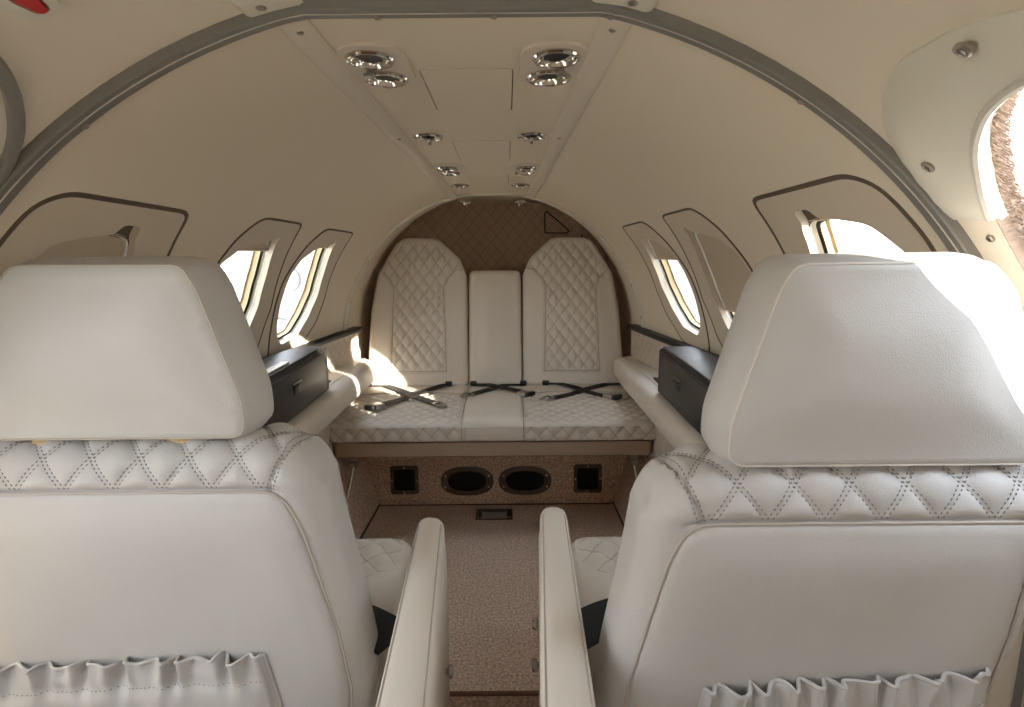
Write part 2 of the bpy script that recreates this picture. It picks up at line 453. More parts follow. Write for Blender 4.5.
# trim strips
for i, s in enumerate((-1, 1)):
    mb = MB(); rings = []
    for k in range(60):
        y = Y0+(Y1-Y0)*k/59; a0 = strip_a(y, A0f, A0r); a1 = strip_a(y, A1f, A1r)
        prof = [(a0, -.002), (a0, .003), (a0+.25, .0055), ((a0+a1)/2, .0065), (a1-.25, .0055), (a1, .003), (a1, -.002)]
        rings.append([S(y, s*a, o) for a, o in prof])
    mb.loft(rings, closed_u=False, cap=False)
    o = mb.build('trim_%d' % (i+1), M['strip'])
    tag(o, 'beige ceiling trim strip along the %s edge of the ceiling panel' % ('left', 'right')[i], 'trim strip', kind='structure')
    for y in (.80, 1.33):
        p = S(y, s*(strip_a(y, A0f, A0r)+strip_a(y, A1f, A1r))/2, .006)
        MB().lathe([(.0045, -.001), (.0045, .0012), (.003, .002), (.001, .001)], p, (0, 0, -1), 14, cap=True).build('screw', M['screw'], o)

# front arch seal: two grey bands with a pale line between, from floor to floor
def arch_band(y0, y1, off, th):
    mb = MB(); rings = []
    for k in range(141):
        a = -125+250*k/140
        rings.append([S(y0, a, off-th), S(y0, a, off-.002), S(y0+.002, a, off), S(y1-.002, a, off), S(y1, a, off-.002), S(y1, a, off-th)])
    mb.loft(rings, closed_u=True, cap=True); return mb
ob = arch_band(.735, .7465, .0125, .02).build('trim_3', M['grey_seal'])
tag(ob, 'grey arched edge seal across the front of the cabin lining', 'arch seal', kind='structure')
arch_band(.7475, .764, .0105, .02).build('rear_band', M['grey_seal'], ob)
arch_band(.7455, .7485, .0126, .02).build('pale_bead', M['pale_line'], ob)
for a in (-34.3, -6.5, 3.5, 31.5, 13.4):
    n = (S(.757, a, .02)-S(.757, a, 0)).normalized()
    MB().lathe([(.005, -.001), (.005, .002), (.0035, .003), (.001, .0018)], S(.757, a, .0105), n, 14, cap=True).build('screw', M['screw'], ob)

# rear frame: pale bead with screws, then the aft barrel and the quilted bulkhead
mb = MB(); rings = []
for k in range(121):
    a = -110+220*k/120
    rings.append([S(2.165, a, -.01), S(2.165, a, .003), S(2.172, a, .006), S(2.19, a, .006), S(2.195, a, .003), S(2.195, a, -.02)])
mb.loft(rings, closed_u=True, cap=True)
ob = mb.build('trim_4', M['cockpit_trim'])
tag(ob, 'pale arched edge bead around the rear end of the cabin lining', 'arch bead', kind='structure')
for a in (-72, -55, -38, 36, 52, 66, 79):
    n = (S(2.18, a, .02)-S(2.18, a, 0)).normalized()
    MB().lathe([(.004, -.001), (.004, .0015), (.0025, .002), (.001, .001)], S(2.18, a, .006), n, 12, cap=True).build('screw', M['screw'], ob)
mb = MB()
rings = [[S(2.17+.58*j/12, -125+250*k/100, -.012-.03*j/12) for k in range(101)] for j in range(13)]
rings2 = [[S(2.17+.58*j/12, -125+250*k/100, -.028-.03*j/12) for k in range(101)] for j in range(13)]
mb.loft(rings, closed_u=False); mb.loft(rings2, closed_u=False)
ob = mb.build('wall_aft', M['headliner'])
tag(ob, 'beige lining of the rear barrel curving around the bench backrests', 'wall', kind='structure')
# bulkhead
bl = [Vector((S(2.7, a, -.046).x, S(2.7, a, -.046).z)) for a in [(-105+210*k/80) for k in range(81)]]
def fr_bulk(u, v, w): return Vector((u, 2.715-w, v))
ob = pillow('wall_rear', bl, fr_bulk, [(0, -.02), (0, 0)], M['quiltwall_q'], None, .011, lambda u, v: quilt(u, v, .052, .060, .010, 3), sharp=60, qa=lambda u, v: qv(u, v, .052, .060, 1))
tag(ob, 'brown diamond-quilted rear bulkhead behind the bench backrests', 'wall', kind='structure')
mb = MB().box((0, 2.86, .55), (1.7, .02, 1.6), .002)
o = mb.build('wall_aft_cap', M['skin']); tag(o, 'plain closing wall behind the quilted bulkhead', 'wall', kind='structure')
mb = MB().box((0, 2.02, -.08), (1.6, 1.68, .03), .002)
o = mb.build('floor_under', M['carpet_edge']); tag(o, 'cabin underfloor beneath the bench', 'floor', kind='structure')
# ------------------------------------------------------------------ windows
def shade_geo(k, side, lo, parent):
    """sliding shade: covers the opening from the top down to angle lo (deg)"""
    o = inset(SIMP[k, side], .0035)
    lo = lo-side*WROT
    cut = [Vector((p.x, min(p.y, lo*K))) for p in o]
    cl = [cut[0]]
    for p in cut[1:]:
        if (p-cl[-1]).length > 1e-4: cl.append(p)
    sheet('window_shade', cl, [], -.0165, .003, M['shade'], parent, side, .02)
    # pull rail on the lower edge
    q = [p for p in SIMP[k, side] if abs(p.y-lo*K) < .02]
    if q and lo < 76:
        ya, yb = min(p.x for p in q), max(p.x for p in q)
        pts = [S(ya+.005+(yb-ya-.010)*i/12, side*lo, -.0155) for i in range(13)]
        MB().tube(pts, .0035, 8).build('shade_rail', M['trimpanel'], parent)
wn = 0
WL = {(-1, 'A'): ('left front cabin window with its tan shade pulled fully down', 90), (-1, 'B'): ('middle cabin window on the left side with its shade raised', 50.6),
      (-1, 'C'): ('rear cabin window on the left side, shade raised', 49.6), (1, 'A'): ('right front cabin window open to white sky above headrest', 48.4),
      (1, 'B'): ('middle cabin window on the right with shade nearly closed', 68.2), (1, 'C'): ('rear cabin window on the right with its shade half down', 56.0)}
for side in (-1, 1):
    for k in 'ABC':
        wn += 1; lab, lo = WL[(side, k)]
        ym = sum(p.x for p in SIMP[k, side])/len(SIMP[k, side]); am = sum(p.y for p in SIMP[k, side])/len(SIMP[k, side])/K
        t = thing('window_%d' % wn, S(ym, side*am), lab, 'window', kind='structure')
        gap = {'A': .006, 'B': .0042, 'C': .0036}[k]
        def lip(p, ol=OUTL[k, side]): return .004
        sheet('trim_panel', inset(OUTL[k, side], gap), [OPNL[k, side]], .001, .0125, M['trimpanel'], t, side, .025)
        ring_strip('edge_gap', [(inset(OUTL[k, side], -.0015), -.003), (inset(OUTL[k, side], -.001), .0012), (inset(OUTL[k, side], gap*.5), .0026), (inset(OUTL[k, side], gap), .0012), (inset(OUTL[k, side], gap+.0005), -.003)], M['gap'], t, side)
        s0 = inset(SIMP[k, side], -.0035); s1 = inset(SIMP[k, side], .003)
        # back plate ring that the notch opens onto, then the reveal
        ring_strip('notch_back', [(inset(SIMP[k, side], -.03), -.0125), (inset(SIMP[k, side], -.001), -.0125)], M['gap'], t, side)
        ring_strip('reveal', [(s0, -.0105), (s0, -.019), (inset(SIMP[k, side], .003), -.020)], M['white_plastic'], t, side)
        ring_strip('gasket', [(inset(SIMP[k, side], .001), -.0195), (inset(SIMP[k, side], .0025), -.023), (inset(SIMP[k, side], .0085), -.0235)], M['black_rubber'], t, side)
        ring_strip('inner_frame', [(inset(SIMP[k, side], .006), -.0232), (inset(SIMP[k, side], .007), -.037), (inset(SIMP[k, side], .012), -.0385)], M['tan_frame'], t, side)
        shade_geo(k, side, lo, t)
        sheet('pane', inset(SIMP[k, side], -.001), [], -.040, .003, M['glass'], t, side, .05)
        # bright pull slot beside the shade track
# ------------------------------------------------------------------ cockpit shell
for side, nm in ((-1, 'left'), (1, 'right')):
    quad = [Vector((-.5, 22*K)), Vector((.738, 22*K)), Vector((.738, 145*K)), Vector((-.5, 145*K))]
    hole = CKO if side > 0 else CKO_L
    ob = sheet('wall_front_'+nm, dens(quad, .03), [inset(hole, -.012)], 0, .012, M['headliner_front'], None, side, .04)
    tag(ob, 'beige cockpit side lining ahead of the arch on the %s' % nm, 'wall', kind='structure')
quad = [Vector((-.5, -22*K)), Vector((.738, -22*K)), Vector((.738, 22*K)), Vector((-.5, 22*K))]
ob = sheet('ceiling_front', dens(quad, .03), [], 0, .012, M['headliner_front'], None, 1, .04)
tag(ob, 'beige cockpit headliner ahead of the grey arch seal', 'ceiling', kind='structure')
# continuing trim caps ahead of the arch
for i, (a0, a1, y0) in enumerate(((-16.8, -12.0, .70), (11.4, 16.4, .70))):
    mb = MB(); rings = []
    for k in range(8):
        y = y0+(.741-y0)*k/7; g = .004 if k else .001
        rings.append([S(y, a0, -.001), S(y, a0, g), S(y, a0+.4, g+.003), S(y, (a0+a1)/2, g+.0035), S(y, a1-.4, g+.003), S(y, a1, g), S(y, a1, -.001)])
    mb.loft(rings, closed_u=False)
    o = mb.build('trim_%d' % (i+5), M['cockpit_trim']); tag(o, 'short pale trim cap ahead of the arch seal at its %s bend' % ('left', 'right')[i], 'trim cap', kind='structure')
    p = S(.722, (a0+a1)/2+(.8 if i else -.8), .0075)
    MB().lathe([(.006, -.001), (.006, .001), (.004, .002), (.001, .001)], p, (0, 0, -1), 14, cap=True).build('screw', M['screw'], o)
# windscreen wall
bl = [Vector((S(-.5, a, -.01).x, S(-.5, a, -.01).z)) for a in [(-150+300*k/100) for k in range(101)]]
wo = round_poly([(-.30, .80, .05), (.26, .80, .05), (.25, 1.04, .06), (-.29, 1.04, .06)], .05, 80)
v, t_ = fill(bl, [wo], .06)
mb = MB(); mb.add([(p.x, -.5, p.y) for p in v], t_); mb.add([(p.x, -.53, p.y) for p in v], t_)
ob = mb.build('wall_front', M['headliner_front']); tag(ob, 'cockpit front wall around the windscreen', 'wall', kind='structure')
v, t_ = fill(wo, [], .1)
mb = MB(); mb.add([(p.x, -.515, p.y) for p in v], t_); mb.add([(p.x, -.519, p.y) for p in v], t_)
ob = mb.build('window_8', M['glass']); tag(ob, 'clear cockpit windscreen', 'window', kind='structure')

# right cockpit window: raised trim panel, screws, fleece liner, pane
PAN = relax(round_poly(L2([(0.7419, 48.46, .006), (0.7416, 42.39, .03), (0.7219, 38.03, .04), (0.6791, 34.67, .05), (0.6125, 32.46, .06), (0.5243, 32.00, .06), (0.4439, 33.20, .06), (0.3441, 33.14, .06), (0.2932, 38.90, .06), (0.2778, 48.40, .01)]), .03, 220), 12)
PAN_R = PAN
t = thing('window_7', S(.6, 50), 'large bright white cockpit window at right edge with fleece-lined edge', 'window', kind='structure')
def panel_points():
    # outer arc from aft-bottom round to forward-bottom, then back along the opening
    top = [p for p in PAN]
    # order: start at aft-bottom corner
    i0 = max(range(len(PAN)), key=lambda i: PAN[i].x*1.0+PAN[i].y*2)
    seq = PAN[i0:]+PAN[:i0]
    if seq[5].y > 48*K: seq = [seq[0]]+seq[:0:-1]
    outer = []
    for p in seq:
        outer.append(p)
        if p.x < .3 and p.y > 48.2*K: break
    inn = [p for p in CKO if p.y <= 48.5*K]
    j0 = CKO.index(min(inn, key=lambda p: p.x+ (48.5*K-p.y)*.5))
    inn = sorted(inn, key=lambda p: math.atan2(-(p.y-53*K), p.x-.49), reverse=True)
    return outer+inn
pp = panel_points()
def lipf(p):
    d = pdist(p, PAN_R); return .004+.012*sstep(0, .022, d)
sheet('trim_panel', pp, [], .004, .012, M['cockpit_trim'], t, 1, .012, fn=lipf)
inn = [p for p in CKO if p.y <= 47.9*K]; inn = sorted(inn, key=lambda p: math.atan2(-(p.y-53*K), p.x-.49), reverse=True)
MB().tube([S(p.x, p.y/K, .014) for p in inn], .0055, 8).build('opening_lip', M['pale_line'], t)
def fleece():
    mb = MB(); N = len(CKO)
    base = []
    lp0 = inset(CKO, -.006)
    mb.loft([[S(p.x, p.y/K, .004) for p in lp0], [S(p.x, p.y/K, -.006) for p in inset(CKO, .001)], [S(p.x, p.y/K, -.020) for p in inset(CKO, .003)], [S(p.x, p.y/K, -.026) for p in inset(CKO, -.001)], [S(p.x, p.y/K, -.026) for p in inset(CKO, -.010)]])
    rnd = random.Random(3)
    for j in range(14000):
        q = rnd.random()*N; i = int(q) % N; w = q-int(q); d = rnd.random()
        ins = .0005+.0025*d; off = -.004-.020*d
        a0 = inset_pt(CKO, i, w, ins); a1 = inset_pt(CKO, i, w, ins+.004+.005*rnd.random())
        p0 = S(a0.x, a0.y/K, off); p1 = S(a1.x+rnd.uniform(-.0015, .0015), a1.y/K+rnd.uniform(-.12, .12), off+rnd.uniform(-.002, .003))
        d_ = (p1-p0); s_ = d_.cross(Vector((rnd.uniform(-1, 1), rnd.uniform(-1, 1), rnd.uniform(-1, 1)))).normalized()*.0004
        s2 = d_.cross(s_).normalized()*.0004
        k = len(mb.v); mb.v += [p0+s_, p0-s_*.5+s2*.8, p0-s_*.5-s2*.8, p1]; mb.f += [(k, k+1, k+3), (k+1, k+2, k+3), (k+2, k, k+3)]
    return mb
def inset_pt(poly, i, w, d):
    N = len(poly); a = poly[i]; b = poly[(i+1) % N]; p = a.lerp(b, w); e = b-a
    s = 1 if area_ck > 0 else -1
    n = Vector((-e.y, e.x)).normalized()*s
    return p+n*d
area_ck = area(CKO)
fl = fleece().build('fleece_liner', M['fleece'], t, smooth=True); fl['kind'] = 'stuff'
sheet('pane', inset(CKO, -.018), [], -.046, .004, M['glass'], t, 1, .06)
for y, a, r_ in ((.524, 33.0, .008), (.690, 41.6, .0075), (.708, 50.4, .005)):
    off = .0165 if a < 48 else .001
    n = (S(y, a, .02)-S(y, a, 0)).normalized()
    sc_ = MB().lathe([(r_, -.002), (r_, .0012), (r_*.72, .0024), (r_*.62, .0012)], S(y, a, off), n, 18, cap=True).build('screw', M['screw'], t)
    MB().lathe([(r_*.45, -.001), (r_*.45, .0022), (r_*.2, .0026)], S(y, a, off), n, 6, cap=True).build('screw_slot', M['chrome'], sc_)
# left cockpit opening panel with its grey seal
t = thing('door_1', S(.55, -44), 'pale left cockpit door panel outlined by a broad grey rubber seal', 'door', kind='structure')
PANL = relax(round_poly(L2([(0.7430, 49.10, .03), (0.7479, 42.66, .03), (0.7241, 37.74, .04), (0.6822, 33.96, .05), (0.6282, 31.16, .06), (0.5300, 29.34, .06), (0.4074, 28.86, .06), (0.2100, 28.50, .06), (0.0000, 30.00, .06), (-0.1260, 42.00, .06), (-0.1260, 77.00, .04), (0.735, 77.27, .04)]), .03, 260), 20)
ring_strip('seal', [(PANL, .0), (inset(PANL, .002), .009), (inset(PANL, .005), .011), (inset(PANL, .010), .011), (inset(PANL, .014), .008), (inset(PANL, .015), .001)], M['grey_seal'], t, -1)
sheet('door_panel', inset(PANL, .0145), [inset(CKO_L, -.01)], .003, .008, M['cockpit_trim'], t, -1, .03)
sheet('pane', inset(CKO_L, -.014), [], -.03, .004, M['glass'], t, -1, .06)
# red handle in its bezel
hp = S(0.557, -27.0)
t = thing('exit_handle', hp, 'red emergency handle in a cream bezel at the top left corner', 'handle')
bz = [Vector((p.x, -p.y)) for p in round_poly([(0.5582, -27.06*K, .02), (0.5868, -27.01*K, .02), (0.5976, -26.24*K, .02), (0.5936, -24.91*K, .02), (0.4836, -22.41*K, .03), (0.4482, -25.56*K, .03)], .02, 70)]
sheet('bezel', bz, [inset(bz, .0075)], .008, .012, M['cockpit_trim'], t, -1, .01)
sheet('bezel_floor', inset(bz, .006), [], .0, .004, M['cockpit_trim'], t, -1, .02)
hb = inset(bz, .0095)
sheet('red_grip', hb, [], .012, .014, M['red'], t, -1, .012, fn=lambda p: .009+.008*sstep(0, .012, pdist(p, hb)))
#PART2
# ------------------------------------------------------------------ overhead vents
def vent_unit(kind, s, y, x, y2, x2, lab):
    t = thing('overhead_vent', S(y, s*x2a(x, y)), lab, 'ceiling vent', 'chrome vents along the ceiling panel')
    r_ = VR[kind]; dz = -.0
    spots = [(y, x, 0)] + ([(y2, x2, 1)] if y2 else [])
    if kind.startswith('pair'):
        # bezel plate joining both
        pl = []
        for (yy, xx) in ((y-.046, x+s*0), (y2+.044, x2)): pass
        o = round_poly([(s*(x-.050), y-.047, .045), (s*(x+.046), y-.047, .045), (s*(x2+.040), y2+.040, .04), (s*(x2-.046), y2+.040, .04)], .04, 60)
        def fr(u, v, w): 
            p = S(v, x2a(u, v), 0); return Vector((u, v, p.z-.0001-w))
        mb = MB(); hs = [[Vector((s*xx+(r_-.003)*math.cos(2*PI*k/28), yy+(r_-.003)*math.sin(2*PI*k/28))) for k in range(28)] for yy, xx, _ in spots]
        v, tr = fill(o, hs, .012)
        n = len(v); mb.add([fr(p.x, p.y, .004) for p in v]+[fr(p.x, p.y, -.001) for p in v], list(tr)+[(a, b, b+n, a+n) for a, b in boundary(tr)])
        mb.build('bezel_plate', M['strip'], t)
    for yy, xx, second in spots:
        c = S(yy, s*x2a(xx, yy)); c = Vector((s*xx, yy, S(yy, 0).z if abs(xx) < .1 else c.z))
        nrm = Vector((0, -.064, -1)).normalized()
        lift = .004 if kind.startswith('pair') else 0
        c = c + nrm*lift
        ring = MB().lathe([(r_-.004, .0), (r_+.0005, .0), (r_+.001, .002), (r_-.001, .0045), (r_-.004, .005), (r_-.006, .003), (r_-.0075, -.008), (r_-.010, -.02), (r_-.014, -.028), (.004, -.03)], c, nrm, 36).build('chrome_ring', M['chrome'], t)
        tilt = Vector((s*.06, -.14, -1)).normalized() if not second else Vector((s*.05, -.05, -1)).normalized()
        rn = r_*.58
        MB().lathe([(rn*.98, -.02), (rn*1.0, -.012), (rn*1.0, .009), (rn*.96, .0105), (rn*.92, .009), (rn*.9, .002)], c+nrm*-.010, tilt, 28).build('nozzle', M['chrome'], t)
        MB().lathe([(rn*.93, .008), (.0005, .0075)], c+nrm*-.010, tilt, 24).build('nozzle_opening', M['black_plastic'], t)
        if not second and kind != 'single_aft':
            kc = Vector((s*(xx+.012 if kind == 'pair' else xx), yy+(.044 if kind == 'pair' else .0), 0)); kc.z = c.z
            if kind == 'pair': MB().lathe([(.004, -.002), (.004, .008), (.008, .009), (.008, .013), (.002, .014)], kc, nrm, 14, cap=True).build('knob', M['steel'], t)
            else: MB().tube([c+nrm*.001, c+nrm*.006+Vector((0, .02, 0)), c+nrm*.012+Vector((0, .026, 0))], .004, 8).build('knob', M['chrome'], t)
VL = {'pair': 'large double chrome vent pair at the front of the ceiling, %s side', 'single': 'single chrome vent on the %s of the ceiling beside the middle hatch',
      'pair_small': 'smaller double chrome vent on the %s, third along the ceiling'}
for i, (kind, y, x, y2, x2) in enumerate(VENTS):
    for s, nm in ((-1, 'left'), (1, 'right')):
        lab = VL.get(kind, '') % nm if kind in VL else 'single chrome vent on the %s just behind the rear ceiling edge bead' % nm
        if i == 3: lab = 'single chrome vent on the %s just ahead of the rear ceiling edge bead' % nm
        if kind == 'single_aft': 
            # sits below the aft lining
            vy = 2.235; t = thing('overhead_vent', S(vy, s*x2a(x, vy), .012), lab, 'ceiling vent', 'chrome vents along the ceiling panel')
            c = Vector((s*.098, vy, zt(vy)-.019)); nrm = Vector((0, -.064, -1)).normalized(); r_ = .026
            MB().lathe([(r_, -.004), (r_, .003), (r_-.004, .006), (r_-.008, .003), (.004, -.001)], c, nrm, 28).build('chrome_ring', M['chrome'], t)
            MB().lathe([(.013, -.001), (.013, .012), (.009, .014), (.008, .008)], c, Vector((s*.2, -.3, -1)), 20).build('nozzle', M['chrome'], t)
        else: vent_unit(kind, s, y, x, y2, x2, lab)

# ------------------------------------------------------------------ floor, side risers, lower walls
FY = 1.19
mb = MB()
o = round_poly([(-.70, FY), (.70, FY), (.70, 1.30), (.475, 1.32), (.452, 2.157), (-.452, 2.157), (-.475, 1.32), (-.70, 1.30)], .002, None)
hole = [Vector(q) for q in ((-.072, 2.035), (.06, 2.035), (.06, 2.118), (-.072, 2.118))]
v, tr = fill(o, [hole], .06); n = len(v)
mb.add([(p.x, p.y, 0) for p in v]+[(p.x, p.y, -.06) for p in v], list(tr)+[tuple(i+n for i in q) for q in tr]+[(a, b, b+n, a+n) for a, b in boundary(tr)])
fl = mb.build('floor', M['carpet'], sharp=30); tag(fl, 'taupe carpeted aisle floor between the seats', 'floor', kind='structure')
MB().tube([(-.7+1.4*k/20, FY, -.006) for k in range(21)], .006, 8).build('edge_binding', M['carpet_edge'], fl)
mb = MB().box((0, .35, -.08), (1.6, 1.70, .03), .002)
o = mb.build('floor_front', M['carpet_edge']); tag(o, 'lower brown floor ahead of the carpet edge', 'floor', kind='structure')
# floor register
t = thing('floor_vent', (-.006, 2.076, 0), 'small slatted vent set in the carpet below the bench', 'floor vent')
mb = MB()
for (c, d) in (((-.071, 2.0765, -.012), (.006, .088, .030)), ((.059, 2.0765, -.012), (.006, .088, .030)), ((-.006, 2.036, -.012), (.136, .006, .030)), ((-.006, 2.117, -.012), (.136, .006, .030))): mb.box(c, d, .001)
mb.build('recess_frame', M['speaker_rim'], t)
MB().box((-.006, 2.0765, -.035), (.12, .075, .006), .001).build('recess_floor', M['mesh_black'], t)
mb = MB()
for i in range(5): mb.box((-.006, 2.049+.0138*i, -.008), (.094, .0062, .006), .001, Matrix.Rotation(R(25), 3, 'X'))
mb.box((-.050, 2.0765, -.008), (.006, .072, .008), .001).box((.038, 2.0765, -.008), (.006, .072, .008), .001)
mb.build('slats', M['slat'], t)
for s, nm in ((-1, 'left'), (1, 'right')):
    # carpeted riser, swept along y
    mb = MB(); rings = []
    for k in range(25):
        y = 1.31+(2.30-1.31)*k/24; x0 = interp([(1.31, .474), (2.157, .450), (2.3, .45)], y)
        rings.append([Vector((s*x, y, z)) for x, z in ((x0, -.002), (x0+.002, .02), (x0+.035, .13), (x0+.060, .225), (x0+.070, .24), (x0+.1, .243), (x0+.1, -.002))])
    mb.loft(rings, cap=True)
    o = mb.build('baseboard_'+nm, M['carpet']); tag(o, 'taupe carpeted riser along the %s edge of the floor' % nm, 'carpeted riser', kind='structure')
    MB().tube([(s*.451, 2.160, .004), (s*.458, 1.9, .004), (s*.474, 1.32, .004)], .005, 6).build('edge_binding', M['gap'], o)
    MB().tube([(s*.453, 2.158, .004), (s*.485, 2.163, .10), (s*.512, 2.168, .20)], .0045, 6).build('corner_binding', M['gap'], o)
    # chrome seat track / rod at the riser top beside the bench
    # quilted lower side panel
    pan = [Vector((1.31, .235)), Vector((2.30, .235)), Vector((2.30, .505)), Vector((1.31, .505))]
    x_ = lambda y: interp([(1.3, .560), (2.3, .500)], y)
    o = pillow('wall_lower_'+nm, dens(pan, .02), lambda u, v, w, s=s: Vector((s*(x_(u)-w), u, v)), [(0, -.02), (0, 0)], M['quiltside_q'], None, .010, lambda u, v: quilt(u, v, .055, .060, .008, 3), sharp=60, qa=lambda u, v: qv(u, v, .055, .060, 1))
    tag(o, 'cream quilted lower side panel below the %s ledge' % nm, 'side panel', kind='structure')
    # ledge with padded armrest roll
    LZ = .555
    t = thing('side_ledge', (s*.5, 1.75, LZ), 'long padded cream side ledge running along the %s wall to the bench' % nm, 'side ledge', 'padded side ledges')
    mb = MB(); rings = []
    for k in range(40):
        y = 1.215+(2.285-1.215)*k/39; x0 = interp([(1.2, .470), (1.75, .462), (2.27, .452), (2.33, .452)], y)
        e = min(1, max(0, (2.285-y)/.03)); e = math.sqrt(max(0, 1-(1-e)**2)) if e < 1 else 1
        e2 = min(1, max(.02, (y-1.21)/.04)); e2 = math.sqrt(1-(1-e2)**2); e = max(.05, min(e, e2))
        w, h_ = .078, .088; cx, cz = x0+w/2, LZ-.0445
        ring = []
        for j in range(28):
            a = 2*PI*j/28; ca, sa = math.cos(a), math.sin(a); q = 2.8
            ring.append(Vector((s*(cx+w/2*e*math.copysign(abs(ca)**(2/q), ca)), y, cz+h_/2*e*math.copysign(abs(sa)**(2/q), sa))))
        rings.append(ring)
    mb.loft(rings, cap=True); mb.build('pad', M['leather_rear'], t)
    rings = []
    for k in range(30):
        y = 1.22+(2.27-1.22)*k/29; x0 = interp([(1.2, .520), (1.75, .512), (2.27, .498)], y); x1 = rr(y)-.004 if cc(y) < LZ else rr(y)-.004
        rings.append([Vector((s*x0, y, LZ-.07)), Vector((s*x0, y, LZ+.001)), Vector((s*x1, y, LZ+.001)), Vector((s*x1, y, LZ-.07))])
    MB().loft(rings, cap=True).build('shelf', M['leather_rear'], t)
    # quilted upholstery strip and dark rail behind the ledge
    y0 = 1.72
    rings = []
    up = MB()
    o = pillow('quilted_strip', dens([Vector((1.2, .557)), Vector((2.27, .557)), Vector((2.27, .665)), Vector((1.2, .665))], .02), lambda u, v, w, s=s: Vector((s*(math.sqrt(max(0, rr(u)**2-max(0, v-cc(u))**2))-.014-w), u, v)), [(0, -.01), (0, 0)], M['quiltside_q'], t, .008, lambda u, v: quilt(u, v, .045, .05, .006, 3), sharp=60, qa=lambda u, v: qv(u, v, .045, .05, 1))
    mb = MB(); rings = []
    for k in range(30):
        y = 1.2+(2.27-1.2)*k/29; x1 = math.sqrt(rr(y)**2-(.672-cc(y))**2)
        rings.append([Vector((s*(x1-dx), y, z)) for dx, z in ((-.004, .664), (.028, .664), (.030, .667), (.030, .678), (.027, .681), (-.004, .681))])
    mb.loft(rings, cap=True).build('dark_rail', M['black_plastic'], t)
    # cup tray
    ty = 1.84
    mb = MB(); mb.box((s*.545, ty, LZ+.003), (.050, .10, .006), .002); ob = mb.build('cup_tray', M['black_plastic'], t)
    MB().lathe([(.020, .001), (.0215, .003), (.020, .004), (.018, .0015)], (s*.545, ty, LZ+.005), (0, 0, 1), 24).build('tray_ring', M['speaker_rim'], ob)
    # black cabinet
    yb0, yb1 = (1.17, 1.775) if s < 0 else (1.12, 1.71)
    lab = 'black storage box on the left ledge below the rear windows' if s < 0 else 'black storage box on the right ledge behind the right headrest'
    t = thing('storage_box', (s*.53, (yb0+yb1)/2, LZ), lab, 'storage box', 'black storage boxes on the ledges')
    zt_, zb = .688, LZ+.002
    x1 = lambda y, z: math.sqrt(rr(y)**2-max(0, z-cc(y))**2)-.034
    xf = .492
    mb = MB(); rings = []
    for k in range(12):
        y = yb0+(yb1-yb0)*k/11
        rings.append([Vector((s*x, y, z)) for x, z in ((xf+.004, zb), (xf, zb+.004), (xf, zt_-.006), (xf+.006, zt_), (x1(y, zt_), zt_), (x1(y, zb), zb))])
    mb.loft(rings, cap=True); body = mb.build('body', M['black_box'], t, sharp=30)
    # lid leaf on top with front lip, flap door on the face
    mb = MB(); rings = []
    for k in range(12):
        y = yb0+.01+(yb1-yb0-.02)*k/11
        rings.append([Vector((s*x, y, z)) for x, z in ((xf+.008, zt_), (xf+.008, zt_+.005), (xf+.012, zt_+.007), (x1(y, zt_)-.010, zt_+.007), (x1(y, zt_)-.006, zt_))])
    mb.loft(rings, cap=True).build('lid', M['black_box'], t, sharp=30)
    dy0, dy1 = yb0+.12, yb1-.03
    mb = MB().box((s*(xf-.001), (dy0+dy1)/2, (zt_+zb)/2), (.004, dy1-dy0, .108), .0015); d = mb.build('door', M['black_box'], t)
    hy = 1.50 if s < 0 else 1.50
    MB().box((s*(xf-.004), hy, .628), (.004, .050, .022), .002).build('latch', M['black_plastic'], d)
    MB().box((s*(xf-.0055), hy-.0, .645), (.004, .055, .004), .001).build('pull', M['steel'], d)
    if s < 0: MB().box((s*(xf+.022), 1.40, zt_+.010), (.022, .20, .006), .002).build('lid_strip', M['slat'], t)

# ------------------------------------------------------------------ bench bulkhead with speakers and vents
o2 = [Vector(q) for q in ((-.452, -.001), (.452, -.001), (.52, .18), (.52, .30), (-.52, .30), (-.52, .18))]
ob = pillow('wall_bench_base', dens(o2, .03), lambda u, v, w: Vector((u, 2.17+.06*v-w, v)), [(0, -.02), (0, 0), (.006, .006)], M['carpet'], None, .03, None)
tag(ob, 'carpeted upright panel below the bench holding the speaker grilles', 'bench base panel', kind='structure')
BY = lambda z: 2.164+.06*z
def grille(lab, cx, cz, outer, opening, name, cat, grp, screws):
    t = thing(name, (cx, BY(cz), cz), lab, cat, grp)
    fr = lambda u, v, w: Vector((cx+u, BY(cz+v)-w, cz+v))
    v, tr = fill(outer, [opening], .01); n = len(v)
    f2 = lambda p: .003+.004*sstep(0, .008, pdist(p, outer))
    MB().add([fr(p.x, p.y, f2(p)) for p in v]+[fr(p.x, p.y, -.004) for p in v], list(tr)+[(a, b, b+n, a+n) for a, b in boundary(tr)]).build('rim', M['speaker_rim'], t)
    v, tr = fill(inset(opening, -.003), [], .008); n = len(v)
    MB().add([fr(p.x, p.y, .001) for p in v]+[fr(p.x, p.y, -.003) for p in v], list(tr)+[(a, b, b+n, a+n) for a, b in boundary(tr)]).build('grille', M['mesh_black'], t)
    for (u, w) in screws: MB().lathe([(.0042, -.002), (.0042, .001), (.002, .002)], fr(u, w, .007), (0, -1, 0), 10, cap=True).build('screw', M['chrome'], t)
def ell(a, b, n=64, q=2.4): return [Vector((a*math.copysign(abs(math.cos(2*PI*k/n))**(2/q), math.cos(2*PI*k/n)), b*math.copysign(abs(math.sin(2*PI*k/n))**(2/q), math.sin(2*PI*k/n)))) for k in range(n)]
